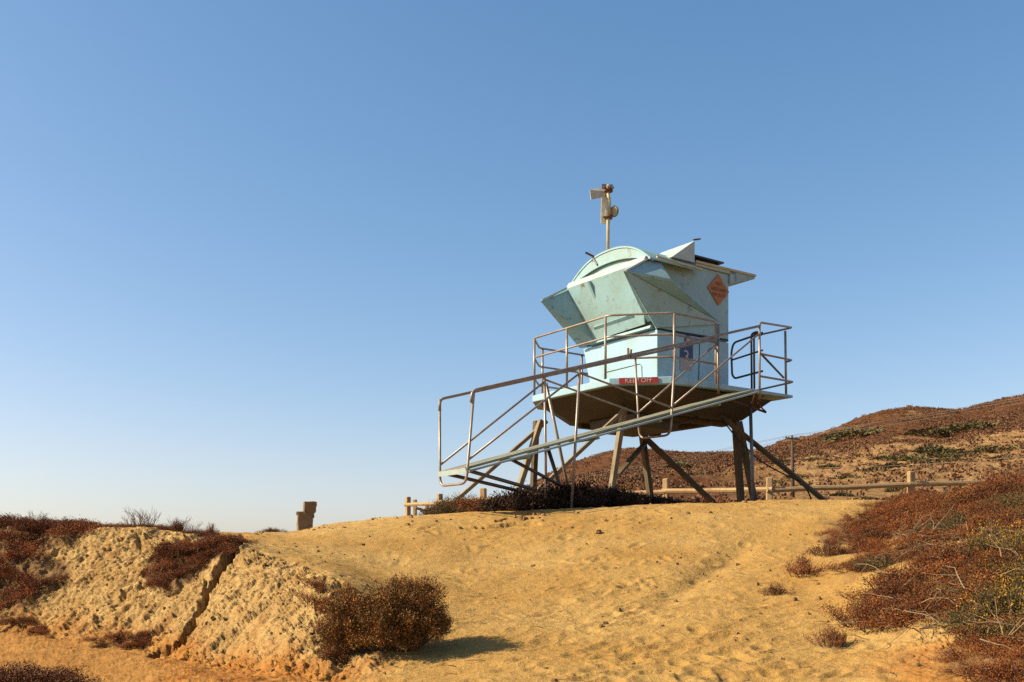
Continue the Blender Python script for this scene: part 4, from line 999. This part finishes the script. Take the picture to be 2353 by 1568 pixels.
# square horn facing left
c0 = [ma(u, v, d) for u, v, d in ((1355,436.5,-.12),(1377,431,.05),(1379,452.5,.05),(1357.5,459,-.12))]
c1 = [ma(u, v, d) for u, v, d in ((1391,441,.02),(1395,440,.04),(1395,452,.04),(1391,453,.02))]
hn = MB()
cc = sum(c0, Vector()) / 4
hn.add(c0 + c1, [(0,1,5,4),(1,2,6,5),(2,3,7,6),(3,0,4,7),(4,5,6,7)]); hornp = hn.build('horn_speaker', 'horn', MA, solid=.008)
inn = [cc + (x - cc) * .9 for x in c0]; thr = [cc + (x - cc) * .3 + (c1[0] - c0[0]) * .35 for x in c0]
MB().add(inn + thr, [(0,1,5,4),(1,2,6,5),(2,3,7,6),(3,0,4,7)]).build('horn_mouth', 'horn', hornp)
MB().add(thr, [(0,1,2,3)]).build('horn_throat', 'grey_metal', hornp)
# round dish on the right
dcn = ma(1412, 486, .02); n = 16
dn = Vector((.75, .62, .15)).normalized(); dxv = dn.cross(ZD).normalized(); dyv = dxv.cross(dn)
for kk, (r_, off, m) in enumerate(((.095, 0, 'grey_metal'), (.085, -.02, 'mast_paint'))):
    c = dcn + dn * off
    pts = [c + dxv*(r_*math.cos(2*math.pi*k/n)) + dyv*(r_*math.sin(2*math.pi*k/n)) for k in range(n)]
    MB().prism(pts, [x - dn*.018 for x in pts]).build('dish', m, MA)

# ------------------------------------------------------------------ post and rail fences
def fence(name, label, posts, top, size, rails, z_drop=1.15):
    """posts: (u, v_top, distance); rails at heights below the top"""
    pts = [at(u, v, d) for u, v, d in posts]
    root = empty(name, (pts[0].x, pts[0].y, pts[0].z - z_drop), label, 'fence')
    fr_ = random.Random(len(posts))
    for i, p in enumerate(pts):
        d = (pts[min(i+1, len(pts)-1)] - pts[max(i-1, 0)]); d.z = 0; d.normalize()
        s = size * fr_.uniform(.92, 1.08); mb = MB()
        lean = Vector((fr_.uniform(-.02, .02), 0, 0))
        mb.bar(p - ZD*1.6 - lean, p, s, s, side=d); mb.build('post', 'rail_wood', root, bevel=s * .18)
    for dz in rails:
        for i in range(len(pts) - 1):
            a, b = pts[i] - ZD*(dz + fr_.uniform(-.03, .03)), pts[i+1] - ZD*(dz + fr_.uniform(-.03, .03))
            e = (b - a).normalized(); off = Vector((e.y, -e.x, 0)) * (size * .30)
            if off.y > 0: off = -off
            nseg = 6; prev = None
            P = [a + (b - a) * (k / nseg) + Vector((0, 0, fr_.uniform(-.008, .008))) + off for k in range(nseg + 1)]
            MB().tube([P[0] - e*.08] + P[1:-1] + [P[-1] + e*.08], size * .40, 7).build('rail', 'rail_wood', root)
    return root
fence('split_rail_fence', 'weathered wooden post and rail fence running behind the tower legs to the right',
      [(1110,1122,23.5),(1318,1110,22.8),(1530,1100,21.8),(1768,1097,20.4),(2093,1083,20.8),(2440,1079,21.6)], 0, .135, [.27])
fence('split_rail_fence', 'two-post stub of wooden fence left of the ramp end with pale rail', [(937,1142,27.0),(1010,1135,25.6),(1110,1124,23.9)], 0, .13, [.24])
fence('split_rail_fence', 'lower wooden fence seen behind the pale rail left of the ramp', [(953,1148,30),(980,1155,31),(1060,1152,32)], 0, .11, [.28])

# ------------------------------------------------------------------ stone pillar stump
def pillar():
    D0 = 14.2; base = at(700, 1240, D0)
    r = np.random.default_rng(9)
    root = empty('stone_pillar', base, 'broken stone pillar stump on the sand skyline left of centre', 'pillar')
    def rough(poly_b, poly_t, z0, z1, rot, name):
        n = 10; mb = MB(); rings = []
        for k in range(n + 1):
            t = k / n; ring_ = []
            for i in range(len(poly_b)):
                for s in range(4):
                    a = Vector((*poly_b[i], 0)).lerp(Vector((*poly_b[(i+1) % len(poly_b)], 0)), s / 4); b = Vector((*poly_t[i], 0)).lerp(Vector((*poly_t[(i+1) % len(poly_t)], 0)), s / 4)
                    p = a.lerp(b, t); p *= 1 + r.normal(0, .05); ring_.append(base + Vector((p.x, p.y, z0 + (z1 - z0) * t + r.normal(0, .006))))
            rings.append(ring_)
        m = len(rings[0])
        for rg in rings: mb.v += [tuple(x) for x in rg]
        for k in range(n):
            for i in range(m): mb.f.append((k*m + i, k*m + (i+1) % m, (k+1)*m + (i+1) % m, (k+1)*m + i))
        mb.f.append(tuple(range(n*m, (n+1)*m))); mb.f.append(tuple(reversed(range(m))))
        return mb.build(name, 'stone', root)
    sq = lambda cx, cy, w, d, a=.35: [(cx + w*x*math.cos(a) - d*y*math.sin(a), cy + w*x*math.sin(a) + d*y*math.cos(a)) for x, y in ((-.5,-.5),(.5,-.5),(.5,.5),(-.5,.5))]
    px = D0 / F
    rough(sq(0, 0, 35*px, 32*px), sq(0, 0, 32*px, 28*px), -.15, 60*px, 0, 'shaft')
    rough(sq(7*px, .01, 22*px, 22*px), sq(12*px, .01, 29*px, 25*px), 50*px, 86*px, 0, 'broken_block')
    rough(sq(-6*px, .0, 19*px, 20*px), sq(-8*px, .0, 21*px, 18*px), 52*px, 63*px, 0, 'ledge')
pillar()

# ------------------------------------------------------------------ utility pole and power lines
UPD = 72.0
ub = at(1821.5, 1165, UPD); up_ = empty('utility_pole', ub, 'dark wooden utility pole with crossarm standing before the hill', 'utility pole')
MB().tube([at(1822.5,1175,UPD), at(1819.6,1001,UPD)], .13, 10, .09).build('pole', 'pole_wood', up_, True)
MB().bar(at(1804.5,1006.5,UPD-.2), at(1837.5,1009.8,UPD-.2), .09, .09).build('crossarm', 'pole_wood', up_)
for (u, v) in [(1805.5,1006),(1812,1007),(1826,1008.2),(1836.5,1009.2)]: MB().tube([at(u, v, UPD-.2), at(u, v-4, UPD-.2)], .05, 6).build('insulator', 'grey_metal', up_)
def wire(a, b, sag, label, grp):
    pts = [a.lerp(b, k/24) - ZD*(sag*4*(k/24)*(1-k/24)) for k in range(25)]
    m_ = MB(); m_.org = a.copy(); m_.tube(pts, .011, 5); o = m_.build('power_line', 'wire', None, True); tag(o, label, 'power line', grp)
for k, (u, v) in enumerate([(1805.5,1002),(1812,1003),(1836.5,1005)]):
    wire(at(u, v, UPD-.2), at(2480, 888 + 7*k, 50), .12, 'thin power line running right from the utility pole across the hills', 'power lines to the right')
    wire(at(u, v, UPD-.2), at(1180, 1118 + 6*k, 120), .2, 'thin power line running left from the utility pole behind the tower', 'power lines to the left')
wire(at(1820, 1075, UPD), at(2500, 1035, 46), .25, 'lower thin line running right from halfway up the utility pole', None)
